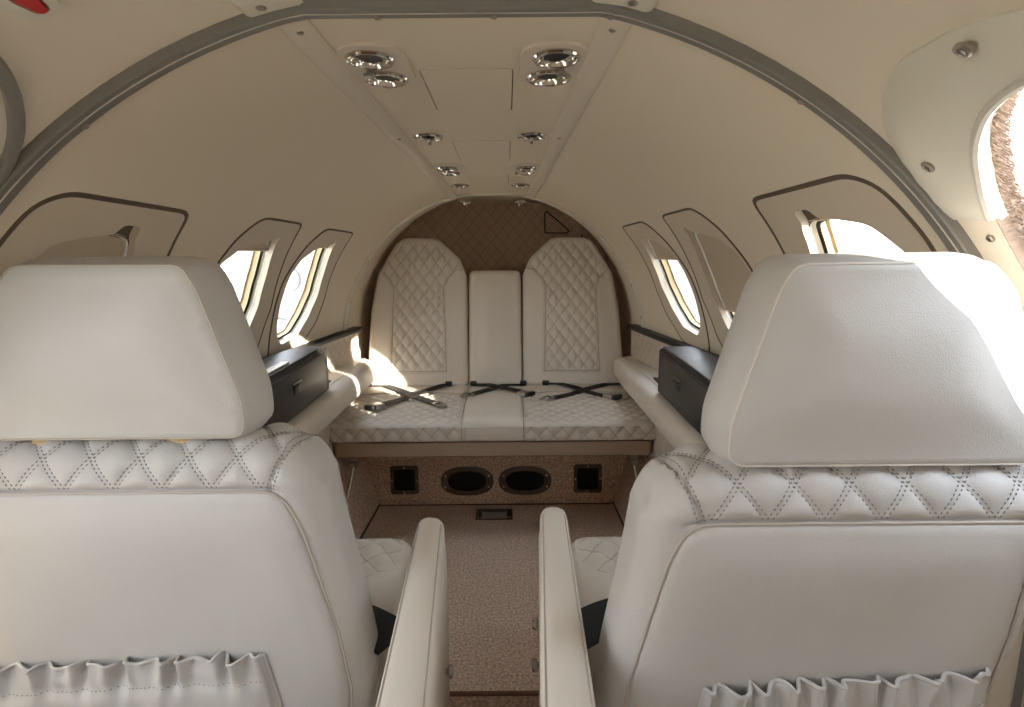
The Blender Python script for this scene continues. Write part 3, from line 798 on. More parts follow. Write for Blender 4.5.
for s, nm in ((-1, 'left'), (1, 'right')):
    grille('oval black speaker grille on the %s of the pair below the bench' % nm, s*.111, .094, ell(.101, .057), ell(.074, .040), 'speaker', 'speaker', 'oval speakers below the bench', [(-.083, .022), (.083, .022), (-.083, -.022), (.083, -.022)])
    sq = round_poly([(-.054, -.056), (.054, -.056), (.054, .056), (-.054, .056)], .012, 60); so = round_poly([(-.041, -.042), (.041, -.042), (.041, .042), (-.041, .042)], .004, 60)
    grille('square black vent grille below the %s end of the bench' % nm, s*.351, .100, sq, so, 'vent_grille', 'vent grille', 'square vents below the bench', [(0, .050), (0, -.050), (.048, 0), (-.048, 0)])

# ------------------------------------------------------------------ bench seat
bench = thing('bench_seat', (0, 2.05, 0), 'wide cream quilted three-seat bench across the rear of the cabin', 'bench seat')
CT = .425   # cushion height at the front
def cush_z(x, y):  # top surface of the bench cushion
    return CT + .03*sstep(1.86, 2.0, y) - .012*sstep(2.1, 2.28, y) - .012*math.exp(-((abs(x)-.1)/.012)**2) + .012*(1-abs(x)/.55)*0
hwf = .578
ol = round_poly([(-hwf, 1.865, .07), (hwf, 1.865, .07), (hwf-.05, 2.37, .02), (-hwf+.05, 2.37, .02)], .03, 420)
def bh(u, v):
    d = pdist((u, v), BCAP); rad = .045
    f = rad-math.sqrt(max(0, rad**2-max(0, rad-d)**2)); z = -f*.9
    z += .022*sstep(1.87, 2.02, v)-.006
    c = abs(u) < .098
    q = 0
    arc = 2.17+.03*math.cos((abs(u)-.3)/.2*PI/2) 
    if abs(u) > .100 and v < arc: q = quilt(u, v, .052, .052, .0085, 3)*sstep(.100, .108, abs(u))*sstep(arc, arc-.01, v)
    return z+q-.006*math.exp(-((abs(u)-.099)/.005)**2) - (.006*math.exp(-((v-arc)/.005)**2) if abs(u) > .1 else 0)
BCAP = inset(ol, .002)
mb = MB()
fr = lambda u, v, w: Vector((u, v, w))
zb = .352
loops = [(.02, zb), (.004, zb+.004)]+[(.001*abs(k-4)/4, zb+.008+.0055*k) for k in range(9)]
R3 = []; at3 = []
for d, z in loops:
    ring = []
    for p in inset(ol, d):
        fm = 1 if p.y < 1.93 and .106 < abs(p.x) < .53 and z > zb+.005 else 0
        q = quilt(p.x, p.y+z*.9, .050, .050, .010, 3)+.004 if fm else 0
        g = -.006*math.exp(-((abs(p.x)-.101)/.005)**2) if p.y < 1.93 else 0
        ring.append(Vector((p.x, p.y-(q+g), z))); at3.append(qv(p.x, p.y+z*.9, .050, .050, fm))
    R3.append(ring)
mb.loft(R3)
for i_, q_ in enumerate(at3): mb.a[i_] = q_
v, tr = fill(BCAP, [], .0075)
ztop = zb+.052
def top(p):
    d = pdist(p, BCAP); rad = .050
    dome = math.sqrt(max(0, rad**2-max(0, rad-d)**2))*.62
    z = ztop+dome
    z += .010*sstep(1.90, 2.05, p.y)
    u, vv = p.x, p.y
    arc = 2.15+.035*math.cos(min(PI/2, abs((abs(u)-.3)/.2*PI/2)))
    m_ = sstep(.100, .108, abs(u))*sstep(arc, arc-.008, vv)
    z += quilt(u, vv+z*.9, .050, .050, .010, 3)*m_*sstep(0, .012, d)
    z -= .006*math.exp(-((abs(u)-.101)/.005)**2)
    if abs(u) > .1: z -= .006*math.exp(-((vv-arc)/.005)**2)
    return z
def cmask(p):
    arc = 2.15+.035*math.cos(min(PI/2, abs((abs(p.x)-.3)/.2*PI/2)))
    return 1 if abs(p.x) > .106 and p.y < arc-.006 and pdist(p, BCAP) > .004 else 0
mb.add([Vector((p.x, p.y, top(p))) for p in v], tr, [qv(p.x, p.y+(top(p))*.9, .050, .050, cmask(p)) for p in v])
v2, tr2 = fill(inset(ol, .02), [], .08); mb.add([Vector((p.x, p.y, zb)) for p in v2], tr2)
mb.build('cushion', M['leather_rear_q'], bench, 60)
def ctop(x, y): return top(Vector((x, y)))+.001 if inside((x, y), BCAP) else ztop
def ct_(x, y): return Vector((x, y, top(Vector((x, y)))+.003)) if inside((x, y), BCAP) else Vector((x, 1.8635, ztop))
cu = [o_ for o_ in bench.children if o_.name.startswith('cushion')][0]
for sx in (-1, 1):
    pts = [Vector((sx*.101, 1.8635, zb+.012+.01*k)) for k in range(5)]+[ct_(sx*.101, 1.874+.01*k) for k in range(28)]
    MB().tube(pts, .0018, 6).build('seam', M['seam'], cu)
    pts = []
    for k in range(41):
        x = .104+.40*k/40; arc = 2.15+.035*math.cos(min(PI/2, abs((x-.3)/.2*PI/2))); pts.append(ct_(sx*x, arc))
    MB().tube(pts, .0016, 6).build('seam', M['seam'], cu)
# skirt frame and legs
fo = round_poly([(-.530, 1.872, .02), (.530, 1.872, .02), (.51, 2.27, .01), (-.51, 2.27, .01)], .02, 100)
pillow('skirt_frame', fo, lambda u, v, w: Vector((u, v, w)), [(.006, .300), (0, .305), (0, .342), (.004, .350)], M['bench_frame'], bench, .08)
for s in (-1, 1):
    mb = MB(); mb.box((s*.478, 1.95, .275), (.03, .012, .055), .003).box((s*.478, 1.945, .25), (.022, .02, .02), .002)
    lg = mb.build('leg', M['steel'], bench)
    MB().tube([(s*.478, 1.945, .25), (s*.486, 1.90, .18), (s*.498, 1.84, .115)], .006, 10).build('rod', M['chrome'], lg)
# backrests
def lean_frame(y0, z0, y1, z1):
    d = Vector((0, y1-y0, z1-z0)).normalized(); n = Vector((0, -d.z, d.y))
    return (lambda u, v, w: Vector((u, y0, z0)) + d*((v-z0)/d.z) + n*w), d, n
frB, dB, nB = lean_frame(2.335, .44, 2.465, 1.0)
RB = .022
back_rings = [(.012, 0), (.003, .006), (0, .02), (0, .045), (.003, .055), (.009, .062), (.016, .066)]
for s, nm in ((-1, 'left'), (1, 'right')):
    pts = [(-.505, .425, .03), (-.487, .72, .2), (-.462, .86, .06), (-.388, .982, .05), (-.352, 1.0, .03), (-.226, 1.0, .05), (-.137, .918, .05), (-.110, .85, .05), (-.106, .425, .03)]
    pts = [(-s*p[0] if s > 0 else p[0],)+p[1:] for p in pts]
    o = round_poly(pts, .03, 180)
    xl = [(.44, -.405), (.70, -.398), (.80, -.395), (.835, -.408), (.87, -.440), (.90, -.6)]
    xr = [(.44, -.190), (.70, -.196), (.80, -.200), (.835, -.190), (.87, -.155), (.90, 0)]
    oc = inset(o, .016)
    def hq(u, v):
        uu = -abs(u); a, b = interp(xl, v), interp(xr, v)
        d = min(uu-a, b-uu, v-.485)
        crown = .010*sstep(0, .10, pdist((u, v), oc))
        g = -.006*math.exp(-(d/.004)**2)
        return crown + g + (quilt(u, v, .046, .060, .011, 3)+.004)*sstep(.002, .009, d)
    def hqa(u, v):
        uu = -abs(u); d = min(uu-interp(xl, v), interp(xr, v)-uu, v-.485)
        return qv(u, v, .046, .060, 1 if d > .004 else 0)
    bk = pillow('backrest', o, frB, back_rings, M['leather_rear_q'], bench, .0065, hq, sharp=60, qa=hqa)
    for tab in (xl, xr):
        pts = []
        for k in range(60):
            v_ = .485+.405*k/59; u_ = interp(tab, v_)
            if pdist((u_, v_), oc) > .004 and -.49 < u_ < -.115: pts.append(frB(-s*u_ if s > 0 else u_, v_, .066+hq(u_, v_)+.004))
        MB().tube(pts, .0016, 6).build('seam', M['seam'], bk)
    MB().tube([frB((-s if s > 0 else 1)*(-.405+.215*k/20), .485, .066+hq(-.405+.215*k/20, .485)+.004) for k in range(21)], .0016, 6).build('seam', M['seam'], bk)
    bk['label'] = 'quilted %s backrest with clipped top corners' % nm
o = round_poly([(-.104, .425, .02), (.104, .425, .02), (.102, .872, .025), (-.102, .872, .025)], .02, 120)
oc_ = inset(o, .016)
bk = pillow('backrest', o, frB, back_rings, M['leather_rear'], bench, .012, lambda u, v: .010*sstep(0, .07, pdist((u, v), oc_)), sharp=60)
bk['label'] = 'plain narrow middle backrest'

# seat belts on the bench
def strap_pts(px0, px1, n=14, sag=0):
    a = at_z(*px0, .45); b = at_z(*px1, .45); out = []
    for k in range(n+1):
        w = k/n; p = a.lerp(b, w); y = min(max(p.y, 1.9), 2.27); z = ctop(p.x, min(y, 2.27)); out.append(Vector((p.x, y, z)))
    return out
def ribbon(pts, w, th, lift=0):
    mb = MB(); rings = []
    for i, p in enumerate(pts):
        t_ = (pts[min(i+1, len(pts)-1)]-pts[max(i-1, 0)]).normalized(); sd = t_.cross(Vector((0, 0, 1))).normalized(); up = sd.cross(t_)
        c = p+up*lift
        rings.append([c-sd*w/2, c+sd*w/2, c+sd*w/2+up*th, c-sd*w/2+up*th])
    mb.loft(rings, cap=True); return mb
def smooth_z(pts, k=3):
    for _ in range(k):
        pts = [pts[0]]+[Vector((p.x, p.y, max(p.z, (pts[i].z+pts[i+2].z)/2))) for i, p in enumerate(pts[1:-1])]+[pts[-1]]
    return pts
BELTS = [('crossed dark lap belt on the left place of the bench', (373, 381), (436, 402), (449, 384), (379, 405)),
         ('crossed dark lap belt on the middle place of the bench', (523, 380), (470, 394), (474, 382), (522, 392)),
         ('crossed dark lap belt on the right place of the bench', (622, 380), (551, 397), (545, 381), (608, 395))]
for lab, a0, a1, b0, b1 in BELTS:
    pa, pb = smooth_z(strap_pts(a0, a1)), smooth_z(strap_pts(b0, b1))
    t = thing('seat_belt', (pa[7]+pb[7])/2, lab, 'seat belt', 'lap belts on the bench')
    ribbon(pa, .036, .002, .002).build('strap', M['webbing'], t)
    ribbon(pb, .036, .002, .0055).build('strap', M['webbing'], t)
    # tongue at the end of a, buckle at the end of b
    d = (pa[-1]-pa[-3]).normalized(); c = pa[-1]+d*.012; ang = math.atan2(d.y, d.x)
    rt = Matrix.Rotation(ang, 3, 'Z')
    mb = MB()
    for (cx, cy, dx, dy) in ((0, .017, .034, .006), (0, -.017, .034, .006), (-.015, 0, .006, .04), (.015, 0, .006, .04)): mb.box(c+rt @ Vector((cx, cy, .006)), (dx, dy, .004), .001, rt)
    mb.box(c+rt @ Vector((.028, 0, .006)), (.024, .02, .0035), .001, rt).build('tongue', M['steel'], t)
    d = (pb[-1]-pb[-3]).normalized(); c = pb[-1]+d*.018; ang = math.atan2(d.y, d.x); rt = Matrix.Rotation(ang, 3, 'Z')
    bk = MB().box(c+Vector((0, 0, .011)), (.056, .042, .016), .004, rt).build('buckle', M['steel'], t)
    MB().box(c+rt @ Vector((.021, 0, .012)), (.018, .0435, .0175), .003, rt).build('release_tab', M['black_plastic'], bk)
    for q in (pa[0], pb[0]):
        MB().box(q+Vector((0, .0, .008)), (.026, .02, .018), .004).build('anchor', M['black_plastic'], t)

# cord triangle on the bulkhead and a small hook beside it
q = [at(545, 209, 2.665), at(545, 233, 2.69), at(572, 233, 2.69)]
rp = round_poly([(p.x, p.z) for p in q], .012, 60)
t = tag(MB().tube([(p.x, 2.700, p.y) for p in rp], .0028, 8, closed=True).build('cord_loop', M['webbing_black'], None), 'thin black triangular cord loop hanging on the quilted bulkhead', 'cord')
p = at(583, 239, 2.66)
hk = thing('hook', p, 'small dark hook at upper right of the bench beside the cord', 'hook')
MB().box((p.x, 2.690, p.z), (.030, .02, .020), .004).build('base', M['black_plastic'], hk)
MB().tube([(p.x-.004, 2.682, p.z), (p.x-.004, 2.668, p.z+.004), (p.x-.004, 2.662, p.z+.018)], .004, 8).build('prong', M['black_plastic'], hk)

# ------------------------------------------------------------------ front seats (backs to the camera)
INB = [(.26, .252), (.30, .282), (.40, .296), (.49, .284), (.62, .260), (.70, .250), (.76, .238)]
OUTB = [(.26, .14), (.50, .20), (.76, .23)]
OUTBS = {1: [(.26, .14), (.44, .172), (.53, .205), (.76, .225)], -1: [(.26, .20), (.50, .235), (.76, .235)]}
def front_seat(s, cx, yb, name_lab, other, arm_y1, arm_z, post_slots):
    """s=+1: seat on the right (inboard side towards -x)"""
    root = thing('cabin_seat', (cx, yb+.30, 0), name_lab, 'seat', 'aft-facing leather seats at the front')
    TH = .125; ZT = .752
    # closed profile (y from rear face, z, normal y, normal z); t is metres along it
    prof = []
    def add(y, z, ny, nz): prof.append((y, z, ny, nz))
    z = .27
    while z < ZT-.055: add(0, z, -1, 0); z += .012
    for k in range(13):
        a = PI*k/12*.5; rd = .055; add(rd-rd*math.cos(a), ZT-rd+rd*math.sin(a), -math.cos(a), math.sin(a))
    for y in (.062, .07): add(y, ZT, 0, 1)
    for k in range(1, 10):
        a = PI/2*k/9; rd = .05; add(TH-rd+rd*math.sin(a), ZT-rd+rd*math.cos(a), math.sin(a), math.cos(a))
    z = ZT-.06
    while z > .27: add(TH, z, 1, 0); z -= .03
    add(TH, .27, 1, 0)
    T = [0]
    for a, b in zip(prof, prof[1:]): T.append(T[-1]+math.hypot(b[0]-a[0], b[1]-a[1]))
    tz = lambda zz: zz-.27   # t of a height on the rear face (below the curve)
    TP = tz(.692)            # piping line
    TB = T[-1]-.44
    def pr(t):
        t = max(0, min(T[-1], t)); 
        lo = 0; hi = len(T)-1
        while hi-lo > 1:
            m_ = (lo+hi)//2
            if T[m_] <= t: lo = m_
            else: hi = m_
        w = (t-T[lo])/max(1e-9, T[hi]-T[lo]); a, b = prof[lo], prof[hi]
        return [a[i]+(b[i]-a[i])*w for i in range(4)]
    # seam where the band meets the inboard bolster: lx as a function of t
    def seam_x(t): return interp([(TP, .188), (TP+.05, .203), (TP+.10, .213), (TP+.2, .216)], t)
    def surf(lx, t, extra=0, q=True):
        y, z, ny, nz = pr(t)
        xi, xo = interp(INB, z), -interp(OUTBS[s], z)
        d = min(xi-lx, lx-xo); rd = .042
        e = rd-math.sqrt(max(0, rd*rd-max(0, rd-d)**2))
        # top shoulders slope down towards the inboard end
        h_ = extra
        if q:
            m_ = sstep(TP+.003, TP+.012, t)*sstep(TP+.20, TP+.16, t)*sstep(seam_x(t)+.001, seam_x(t)-.008, lx)
            h_ += (quilt(lx+.01, t-TP, .0625, .085, .009, 2.6)+.006)*m_
            h_ -= .004*math.exp(-((t-TP)/.003)**2)*sstep(.215, .195, lx)
            if t > TP-.01: h_ += .005*sstep(seam_x(t), seam_x(t)+.006, lx)*sstep(TP-.01, TP+.03, t)*sstep(TP+.2, TP+.15, t)-.004*math.exp(-((lx-seam_x(t))/.003)**2)
        drop = .018*sstep(xi-.09, xi, lx)**1.5 * sstep(.60, .75, z)
        drop += .010*sstep(xo+.06, xo, lx) * sstep(.60, .75, z)
        # soft hollow across the panel
        return Vector((cx-s*lx, yb+y-ny*e*1.0*(1)+ny*h_, z-drop+nz*h_-nz*e))
    # grid over s in [0,1]
    us = []
    n = 132
    for i in range(n+1):
        w = i/n; us.append(w)
    ts = []
    t = 0
    while t < T[-1]:
        ts.append(t); t += .0045 if TP-.02 < t < TP+.2 else .012
    ts.append(T[-1])
    def lx_of(w, z):
        xi, xo = interp(INB, z), -interp(OUTBS[s], z); L = xi-xo
        # denser near ends
        ww = w
        k = .08
        if w < k: ww = k*(w/k)**1.7*1
        if w > 1-k: ww = 1-k*((1-w)/k)**1.7
        return xo+L*ww
    rings = []
    for t in ts:
        z = pr(t)[1]; rings.append([surf(lx_of(w, z), t) for w in us])
    mb = MB(); mb.loft(rings, closed_u=False)
    # close the two sides
    m_ = len(us)
    half = len(rings)
    left = [r_[0] for r_ in rings]; right = [r_[-1] for r_ in rings]
    for side_ in (left, right):
        c = sum(side_, Vector((0, 0, 0)))/len(side_)
        # strip between rear and front vertices at matching heights
        front = [p for p in side_]
        k = len(mb.v); mb.v += side_; i, j = 0, len(side_)-1
        while j-i > 1:
            if j-i == 2: mb.f.append((k+i, k+i+1, k+j)); break
            mb.f.append((k+i, k+i+1, k+j-1, k+j)); i += 1; j -= 1
    mb.build('backrest', M['leather'], root, 45)
    # rear panel with rounded top inboard corner
    def pan_in(z): return interp([(.27, .268), (.40, .268), (.49, .258), (.62, .232), (.70, .210)], z)
    zt_p = .690
    po = [(-.118 if s > 0 else -.20, .29, .01), (-.172 if s > 0 else -.215, .55, .2), (-.190 if s > 0 else -.22, zt_p, .02), (.205, zt_p, .035), (.225, .64, .1), (.262, .49, .1), (.275, .40, .1), (.265, .29, .01)]
    pol = round_poly(po, .02, 200)
    pc = inset(pol, .003)
    def hol(u, v):  # gentle hollow and padding
        d = pdist((u, v), pol)
        return .0045*sstep(0, .006, d)+.006*sstep(.0, .05, d)-.0065*sstep(.04, .16, d)*sstep(.28, .5, v)*(1 - .4*sstep(.6, .69, v))
    v, tr = fill(pol, [], .010)
    P = [surf(p.x, tz(p.y), hol(p.x, p.y)-.0005, False) for p in v]; n_ = len(P)
    B = [surf(p.x, tz(p.y), -.006, False) for p in v]
    mb = MB(); mb.add(P+B, list(tr)+[(a, b, b+n_, a+n_) for a, b in boundary(tr)])
    bp = mb.build('back_panel', M['leather'], root, 60)
    MB().tube([surf(p.x, tz(p.y), 0.0012, False) for p in pol], .0018, 6, closed=True).build('piping', M['seam'], bp)
    # stitching of the quilted band
    mb = MB()
    def stitch(p, q_, w=.0009):
        d = q_-p; L = d.length
        if L < 1e-5: return
        d.normalize(); u = d.orthogonal().normalized(); v_ = d.cross(u); k = len(mb.v); mdl = p.lerp(q_, .5)
        mb.v += [p, q_, mdl+u*w, mdl+v_*w, mdl-u*w, mdl-v_*w]
        for a, b in ((2, 3), (3, 4), (4, 5), (5, 2)): mb.f += [(k, k+a, k+b), (k+1, k+b, k+a)]
    su, sv = .0625, .085
    for sg in (1, -1):
        for c in range(-8, 12):
            for off in (-.0032, .0032):
                # (lx+.01)/su + sg*(t-TP)/sv = c
                t = TP+.002; dt = .0062*sv/math.hypot(su, sv)
                while t < TP+.14:
                    f = lambda tt: su*(c-sg*(tt-TP)/sv)-.01+off
                    x0, x1 = f(t), f(t+dt*.68)
                    if -.215 < x0 < seam_x(t)-.006 and -.215 < x1 < seam_x(t)-.006:
                        stitch(surf(x0, t, .0004), surf(x1, t+dt*.68, .0004))
                    t += dt
    for off in (-.004, .0045):
        t = TP
        while t < TP+.14:
            stitch(surf(seam_x(t)+off, t, .0006), surf(seam_x(t+.0045)+off, t+.0045, .0006)); t += .0062
    o = mb.build('stitching', M['thread'], root, 60)
    # map pocket with gathered elastic hem
    x0, x1 = (.165 if s < 0 else .178), (-.215 if s < 0 else -.145)
    zl0, zl1 = (.466, .452) if s < 0 else (.492, .513)
    mbp = MB(); nx, nz = 170, 26; ring_f = []; rnd = random.Random(11 if s > 0 else 5)
    ph = [rnd.uniform(0, 6.28) for _ in range(6)]
    def pocket(w, h, back):
        lx = x0+(x1-x0)*w; zt0 = zl0+(zl1-zl0)*w
        z = zt0-.20*h
        tpr = sstep(0, .07, w)*sstep(1, .93, w)
        g = math.sin(62*w+ph[0]+1.8*math.sin(7*w+ph[1]))+.55*math.sin(101*w+ph[2]+h*2)+.3*math.sin(37*w+ph[3])
        gat = math.exp(-(h/.16)**2*1.0)
        low = .45*math.sin(26*w+ph[4]+1.2*h)*(1-gat)
        amp = .0085*tpr*gat
        dep = .012+.010*sstep(0, .25, h)*tpr+g*amp+low*.006*tpr - .004*math.exp(-((h-.16)/.02)**2)*tpr
        z += (.0028*math.sin(62*w+ph[0]+.9)+.0015*math.sin(101*w+ph[2]))*tpr*math.exp(-(h/.1)**2)
        dep = dep*(.25+.75*sstep(0, .02, w)*sstep(1, .98, w))
        lxs = lx + (.004*math.sin(40*w+9*h)*gat*tpr) + (.045*h if w < .5 else -.0)*(1 if w < .02 else sstep(.3, 0, w))
        return surf(lxs, max(.001, tz(z)), dep+hol_safe(lx, z)-back, False)
    def hol_safe(u, v): return hol(u, v)
    gA = [[pocket(i/nx, j/nz, 0) for i in range(nx+1)] for j in range(nz+1)]
    gB = [[pocket(i/nx, j/nz, .0035) for i in range(nx+1)] for j in range(nz+1)]
    mbp.loft(gA, closed_u=False); mbp.loft(gB, closed_u=False); mbp.loft([gA[0], gB[0]], closed_u=False)
    mbp.loft([[r_[0] for r_ in gA], [r_[0] for r_ in gB]], closed_u=False); mbp.loft([[r_[-1] for r_ in gA], [r_[-1] for r_ in gB]], closed_u=False)
    mp = mbp.build('map_pocket', M['leather'], root, 70)
    MB().tube([pocket(i/nx, 0, .001) for i in range(nx+1)], .0024, 6).build('hem', M['leather'], mp)
    mbt = MB(); mb = mbt
    for i in range(0, 64):
        w = .02+.96*i/64; stitch(pocket(w, .165, -.0012), pocket(w+.008, .165, -.0012), .0007)
    mbt.build('pocket_stitching', M['thread'], mp)
    MB().tube([pocket(0, j/nz, .001) for j in range(nz+1)], .0022, 6).build('side_seam', M['leather'], mp)
    # headrest
    HZ0, HZ1 = (.755, .975) if s < 0 else (.750, .974)
    ho = round_poly([(-.192, HZ0, .030), (.160, HZ0, .030), (.158, HZ0+.05, .1), (.116, HZ1-.03, .05), (.100, HZ1, .022), (-.105, HZ1+.001, .028), (-.135, HZ1-.03, .05), (-.186, HZ0+.05, .1)], .03, 160)
    hy = yb+.012
    hc = inset(ho, .004)
    fr = lambda u, v, w: Vector((cx-s*u, hy+.115-w, v))
    rnd = random.Random(4)
    hr = pillow('headrest', ho, fr, [(.03, -.004), (.014, 0), (.004, .010), (-.005, .032), (-.008, .060), (-.006, .085), (-.001, .103), (0, .110), (.004, .114)], M['leather'], root, .012,
                lambda u, v: .012*sstep(0, .09, pdist((u, v), hc))+.0012*math.sin(30*u+12*v)*sstep(0, .05, pdist((u, v), hc)), sharp=60)
    MB().tube([fr(p.x, p.y, .1125) for p in inset(ho, .0015)], .0013, 6, closed=True).build('seam', M['seam'] if s < 0 else M['thread_light'], hr)
    for u in post_slots:
        p = Vector((cx-s*u, yb+.040, ZT-.010))
        ps = MB().tube([p+Vector((0, 0, -.03)), p+Vector((0, 0, .03))], .006, 12).build('headrest_post', M['steel'], root)
        MB().lathe([(.015, -.006), (.015, .007), (.012, .010), (.0065, .010)], p+Vector((0, 0, -.002)), (0, 0, 1), 20, ellipse=(1.3, .8), up=(1, 0, 0)).build('collar', M['tan_frame'], ps)
    # seat cushion
    y0, y1 = yb+.10, 1.25
    co = round_poly([(-.185, y0, .02), (.285, y0, .02), (.275, y1-.02, .06), (.24, y1, .05), (-.15, y1, .05), (-.185, y1-.03, .05)], .03, 150)
    cf = lambda u, v, w: Vector((cx-s*u, v, w))
    cci = inset(co, .012)
    def ch(u, v):
        d = pdist((u, v), cci); z = .020*sstep(0, .05, d)
        # bolster arc: quilted patch in the middle, plain bolsters at the sides and rear
        bx = .262-.20*sstep(y1-.08, y1-.40, v)**1.2
        dd = min(bx-u, u+.13, v-(y1-.40))
        return z-.005*math.exp(-(dd/.005)**2)+(quilt(u, v, .066, .080, .012, 3)+.004)*sstep(.003, .012, dd)+.012*sstep(0, -.05, dd)
    def cqa(u, v):
        bx = .262-.20*sstep(y1-.08, y1-.40, v)**1.2
        return qv(u, v, .066, .080, 1 if min(bx-u, u+.13, v-(y1-.40)) > .004 else 0)
    pillow('seat_cushion', co, cf, [(.012, .215), (.003, .222), (0, .25), (0, .325), (.004, .338), (.012, .348)], M['leather_rear_q'], root, .009, ch, sharp=60, qa=cqa)
    # base under the cushion
    bo = round_poly([(-.15, yb+.10, .02), (.22, yb+.10, .02), (.22, y1-.05, .02), (-.15, y1-.05, .02)], .02, 60)
    zf = -.06 if True else 0
    pillow('seat_base', bo, cf, [(.01, -.06), (0, -.05), (0, .20), (.01, .217)], M['bench_frame'], root, .1)
    # inboard armrest: padded cap over a side panel, chrome knobs
    axf = lambda y: .329+(.026 if s < 0 else .016)*(arm_y1-y)/(arm_y1-.575)+(.021 if s < 0 else -.006); ya = .50; yb_ = arm_y1
    mb = MB(); rings = []
    N_ = 40
    for k in range(N_+1):
        w = k/N_; y = ya+(yb_-ya)*w
        ew = min(1, (1-w)*(yb_-ya)/.035); e = math.sqrt(max(0, 1-(1-ew)**2)); e = max(e, .06)
        wd = (.061-.012*w)*e; hh = .062; zc = arm_z-.031-.006*w
        ring = []
        for j in range(28):
            a = 2*PI*j/28; ca, sa = math.cos(a), math.sin(a); q = 3.2
            ring.append(Vector((cx-s*(axf(y)+wd/2*math.copysign(abs(ca)**(2/q), ca)), y, zc+(hh/2)*(.35+.65*e)*math.copysign(abs(sa)**(2/q), sa))))
        rings.append(ring)
    mb.loft(rings, cap=True); arm = mb.build('armrest', M['leather_rear'], root, 50)
    for sx in (-1, 1):
        pts = []
        for k in range(30):
            w = k/31; y = ya+(yb_-.01-ya)*w; wd = (.061-.012*w)
            pts.append(Vector((cx-s*(axf(y)+sx*(wd/2-.006)), y, arm_z-.0045-.006*w)))
        MB().tube(pts, .0011, 6).build('armrest_seam', M['seam'], arm)
    mb = MB()
    so = round_poly([(ya+.0, .19, .02), (yb_-.06, .19, .05), (yb_-.018, .40, .06), (yb_-.03, arm_z-.04, .01), (ya, arm_z-.04, .01)], .02, 80)
    sp = pillow('arm_panel', so, lambda u, v, w: Vector((cx-s*(axf(u)-.018+w), u, v)), [(.004, 0), (0, .004), (0, .036), (.004, .042), (.010, .045)], M['leather_rear'], root, .03, None)
    kn = [(.846, .335), (1.0, .30)] if s > 0 else [(.846, .325)]
    for (ky, kz) in kn:
        c = Vector((cx-s*(axf(ky)+.026), ky, kz)); 
        MB().lathe([(.005, 0), (.005, .003), (.010, .005), (.011, .009), (.008, .013), (.003, .014)], c, (-s, 0, 0), 18, cap=True).build('knob', M['chrome'], sp)
    return root, cf, ch
front_seat(-1, -.432, .715, 'cream leather seat on the left, its back and headrest towards us, further away', 0, 1.005, .528, (.063, -.115))
front_seat(1, .461, .615, 'cream leather seat on the right, its back and headrest towards us, nearest', 0, 1.035, .532, (.08, -.08))
# lap belt webbing beside each front cushion
for s, cx, yb, lab in ((-1, -.432, .715, 'black lap belt lying between the left seat cushion and its armrest'), (1, .461, .615, 'black lap belt lying between the right seat cushion and its armrest')):
    pts = []
    for w in [k/16 for k in range(17)]:
        lx = .16+.16*w; y = .90-.10*w; z = .400+.012*math.sin(PI*w)+.012*w
        pts.append(Vector((cx-s*lx, y, z)))
    t = thing('seat_belt', pts[8], lab, 'seat belt', 'lap belts on the front seats')
    ribbon(pts, .075, .003, .002).build('strap', M['webbing_black'], t)
    MB().box(pts[0]+Vector((0, 0, .004)), (.03, .05, .010), .003).build('anchor', M['black_plastic'], t)

# ------------------------------------------------------------------ outside
mb = MB(); v, tr = fill([Vector((90*math.cos(2*PI*k/60), 90*math.sin(2*PI*k/60))) for k in range(60)], [], 15); n = len(v)
mb.add([(p.x, p.y, -1.9) for p in v]+[(p.x, p.y, -2.2) for p in v], list(tr)+[(a, b, b+n, a+n) for a, b in boundary(tr)])
o = mb.build('ground', M['concrete']); tag(o, 'pale concrete apron outside the windows', 'ground', kind='structure')
# unseen, added building on the sun side keeps the rear right windows in shade
t = thing('terminal', (18, -9.85, -1.9), 'tall white apron building ahead and to the right', 'building')
MB().box((18, -9.85, 3.8), (8, 8.6, 11.4), .05).build('wall', M['hangar'], t)  # body of the added sun blocker, out of view
MB().box((18, -9.85, 9.65), (8.0, 8.6, .3), .05).build('roof', M['slat'], t)
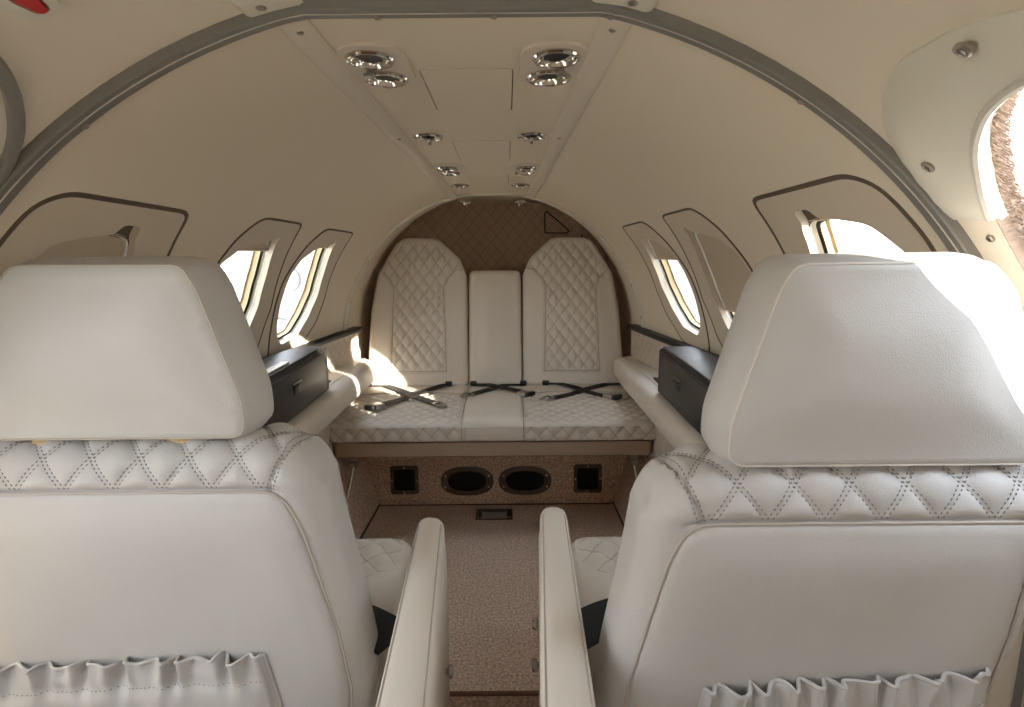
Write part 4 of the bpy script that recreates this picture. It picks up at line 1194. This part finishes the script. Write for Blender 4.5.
# engine pods on the rear fuselage
for s, nm in ((-1, 'left'), (1, 'right')):
    c0 = Vector((s*1.16, 3.15, .80)); ax = Vector((0, 1, 0))
    t = thing('engine_pod', c0+Vector((0, .8, 0)), 'white engine pod with round intake, seen through the rear %s window' % nm, 'engine', 'engine pods')
    MB().lathe([(.22, .10), (.245, .02), (.262, -.004), (.285, .03), (.34, .25), (.36, .6), (.33, 1.1), (.24, 1.6), (.18, 1.75)], c0, ax, 48).build('cowl', M['skin'], t)
    MB().lathe([(.248, .012), (.264, -.007), (.284, .022), (.287, .035)], c0, ax, 48).build('intake_ring', M['nac_grey'], t)
    MB().lathe([(.235, .14), (.02, .15)], c0, ax, 32).build('fan_face', M['nac_grey'], t)
    MB().lathe([(.07, .14), (.055, .06), (.02, .02), (.002, .012)], c0, ax, 24).build('spinner', M['skin'], t)
    for k in range(3 if s > 0 else 0): MB().lathe([(.348+.004*k, .27+.07*k), (.352+.004*k, .275+.07*k), (.354+.004*k, .285+.07*k), (.350+.004*k, .29+.07*k)], c0, ax, 48).build('stripe', M['hangar_red'], t)
    MB().box((s*.75, 4.0, .78), (.5, .9, .10), .03).build('pylon', M['skin'], t)

# ------------------------------------------------------------------ light
w = bpy.data.worlds.new('world'); sc.world = w; w.use_nodes = True
nt = w.node_tree; n = nt.nodes; l = nt.links
bg = n['Background']
tc = n.new('ShaderNodeTexCoord'); sx = n.new('ShaderNodeSeparateXYZ'); cr = n.new('ShaderNodeValToRGB')
l.new(tc.outputs['Generated'], sx.inputs[0]); l.new(sx.outputs['Z'], cr.inputs['Fac'])
cr.color_ramp.elements[0].position = 0; cr.color_ramp.elements[0].color = (.97, .96, .94, 1)
cr.color_ramp.elements[1].position = .7; cr.color_ramp.elements[1].color = (.74, .84, 1, 1)
l.new(cr.outputs['Color'], bg.inputs['Color']); bg.inputs['Strength'].default_value = 9
sl = bpy.data.lights.new('sun', 'SUN'); sl.energy = 30; sl.angle = R(.53); sl.color = (1, .93, .82)
so = bpy.data.objects.new('sun', sl); COL.objects.link(so)
SD = Vector((-.64, .735, -.225)).normalized()
so.rotation_euler = SD.to_track_quat('-Z', 'Y').to_euler()
so.location = (6, -7, 5)
sc.cycles.use_denoising = True
sc.cycles.max_bounces = 16; sc.cycles.diffuse_bounces = 12; sc.cycles.glossy_bounces = 6; sc.cycles.transparent_max_bounces = 16
sc.cycles.sample_clamp_indirect = 12
sc.view_settings.view_transform = 'Standard'; sc.view_settings.look = 'None'; sc.view_settings.gamma = 1
sc.view_settings.use_curve_mapping = False
sc.view_settings.exposure = -.08
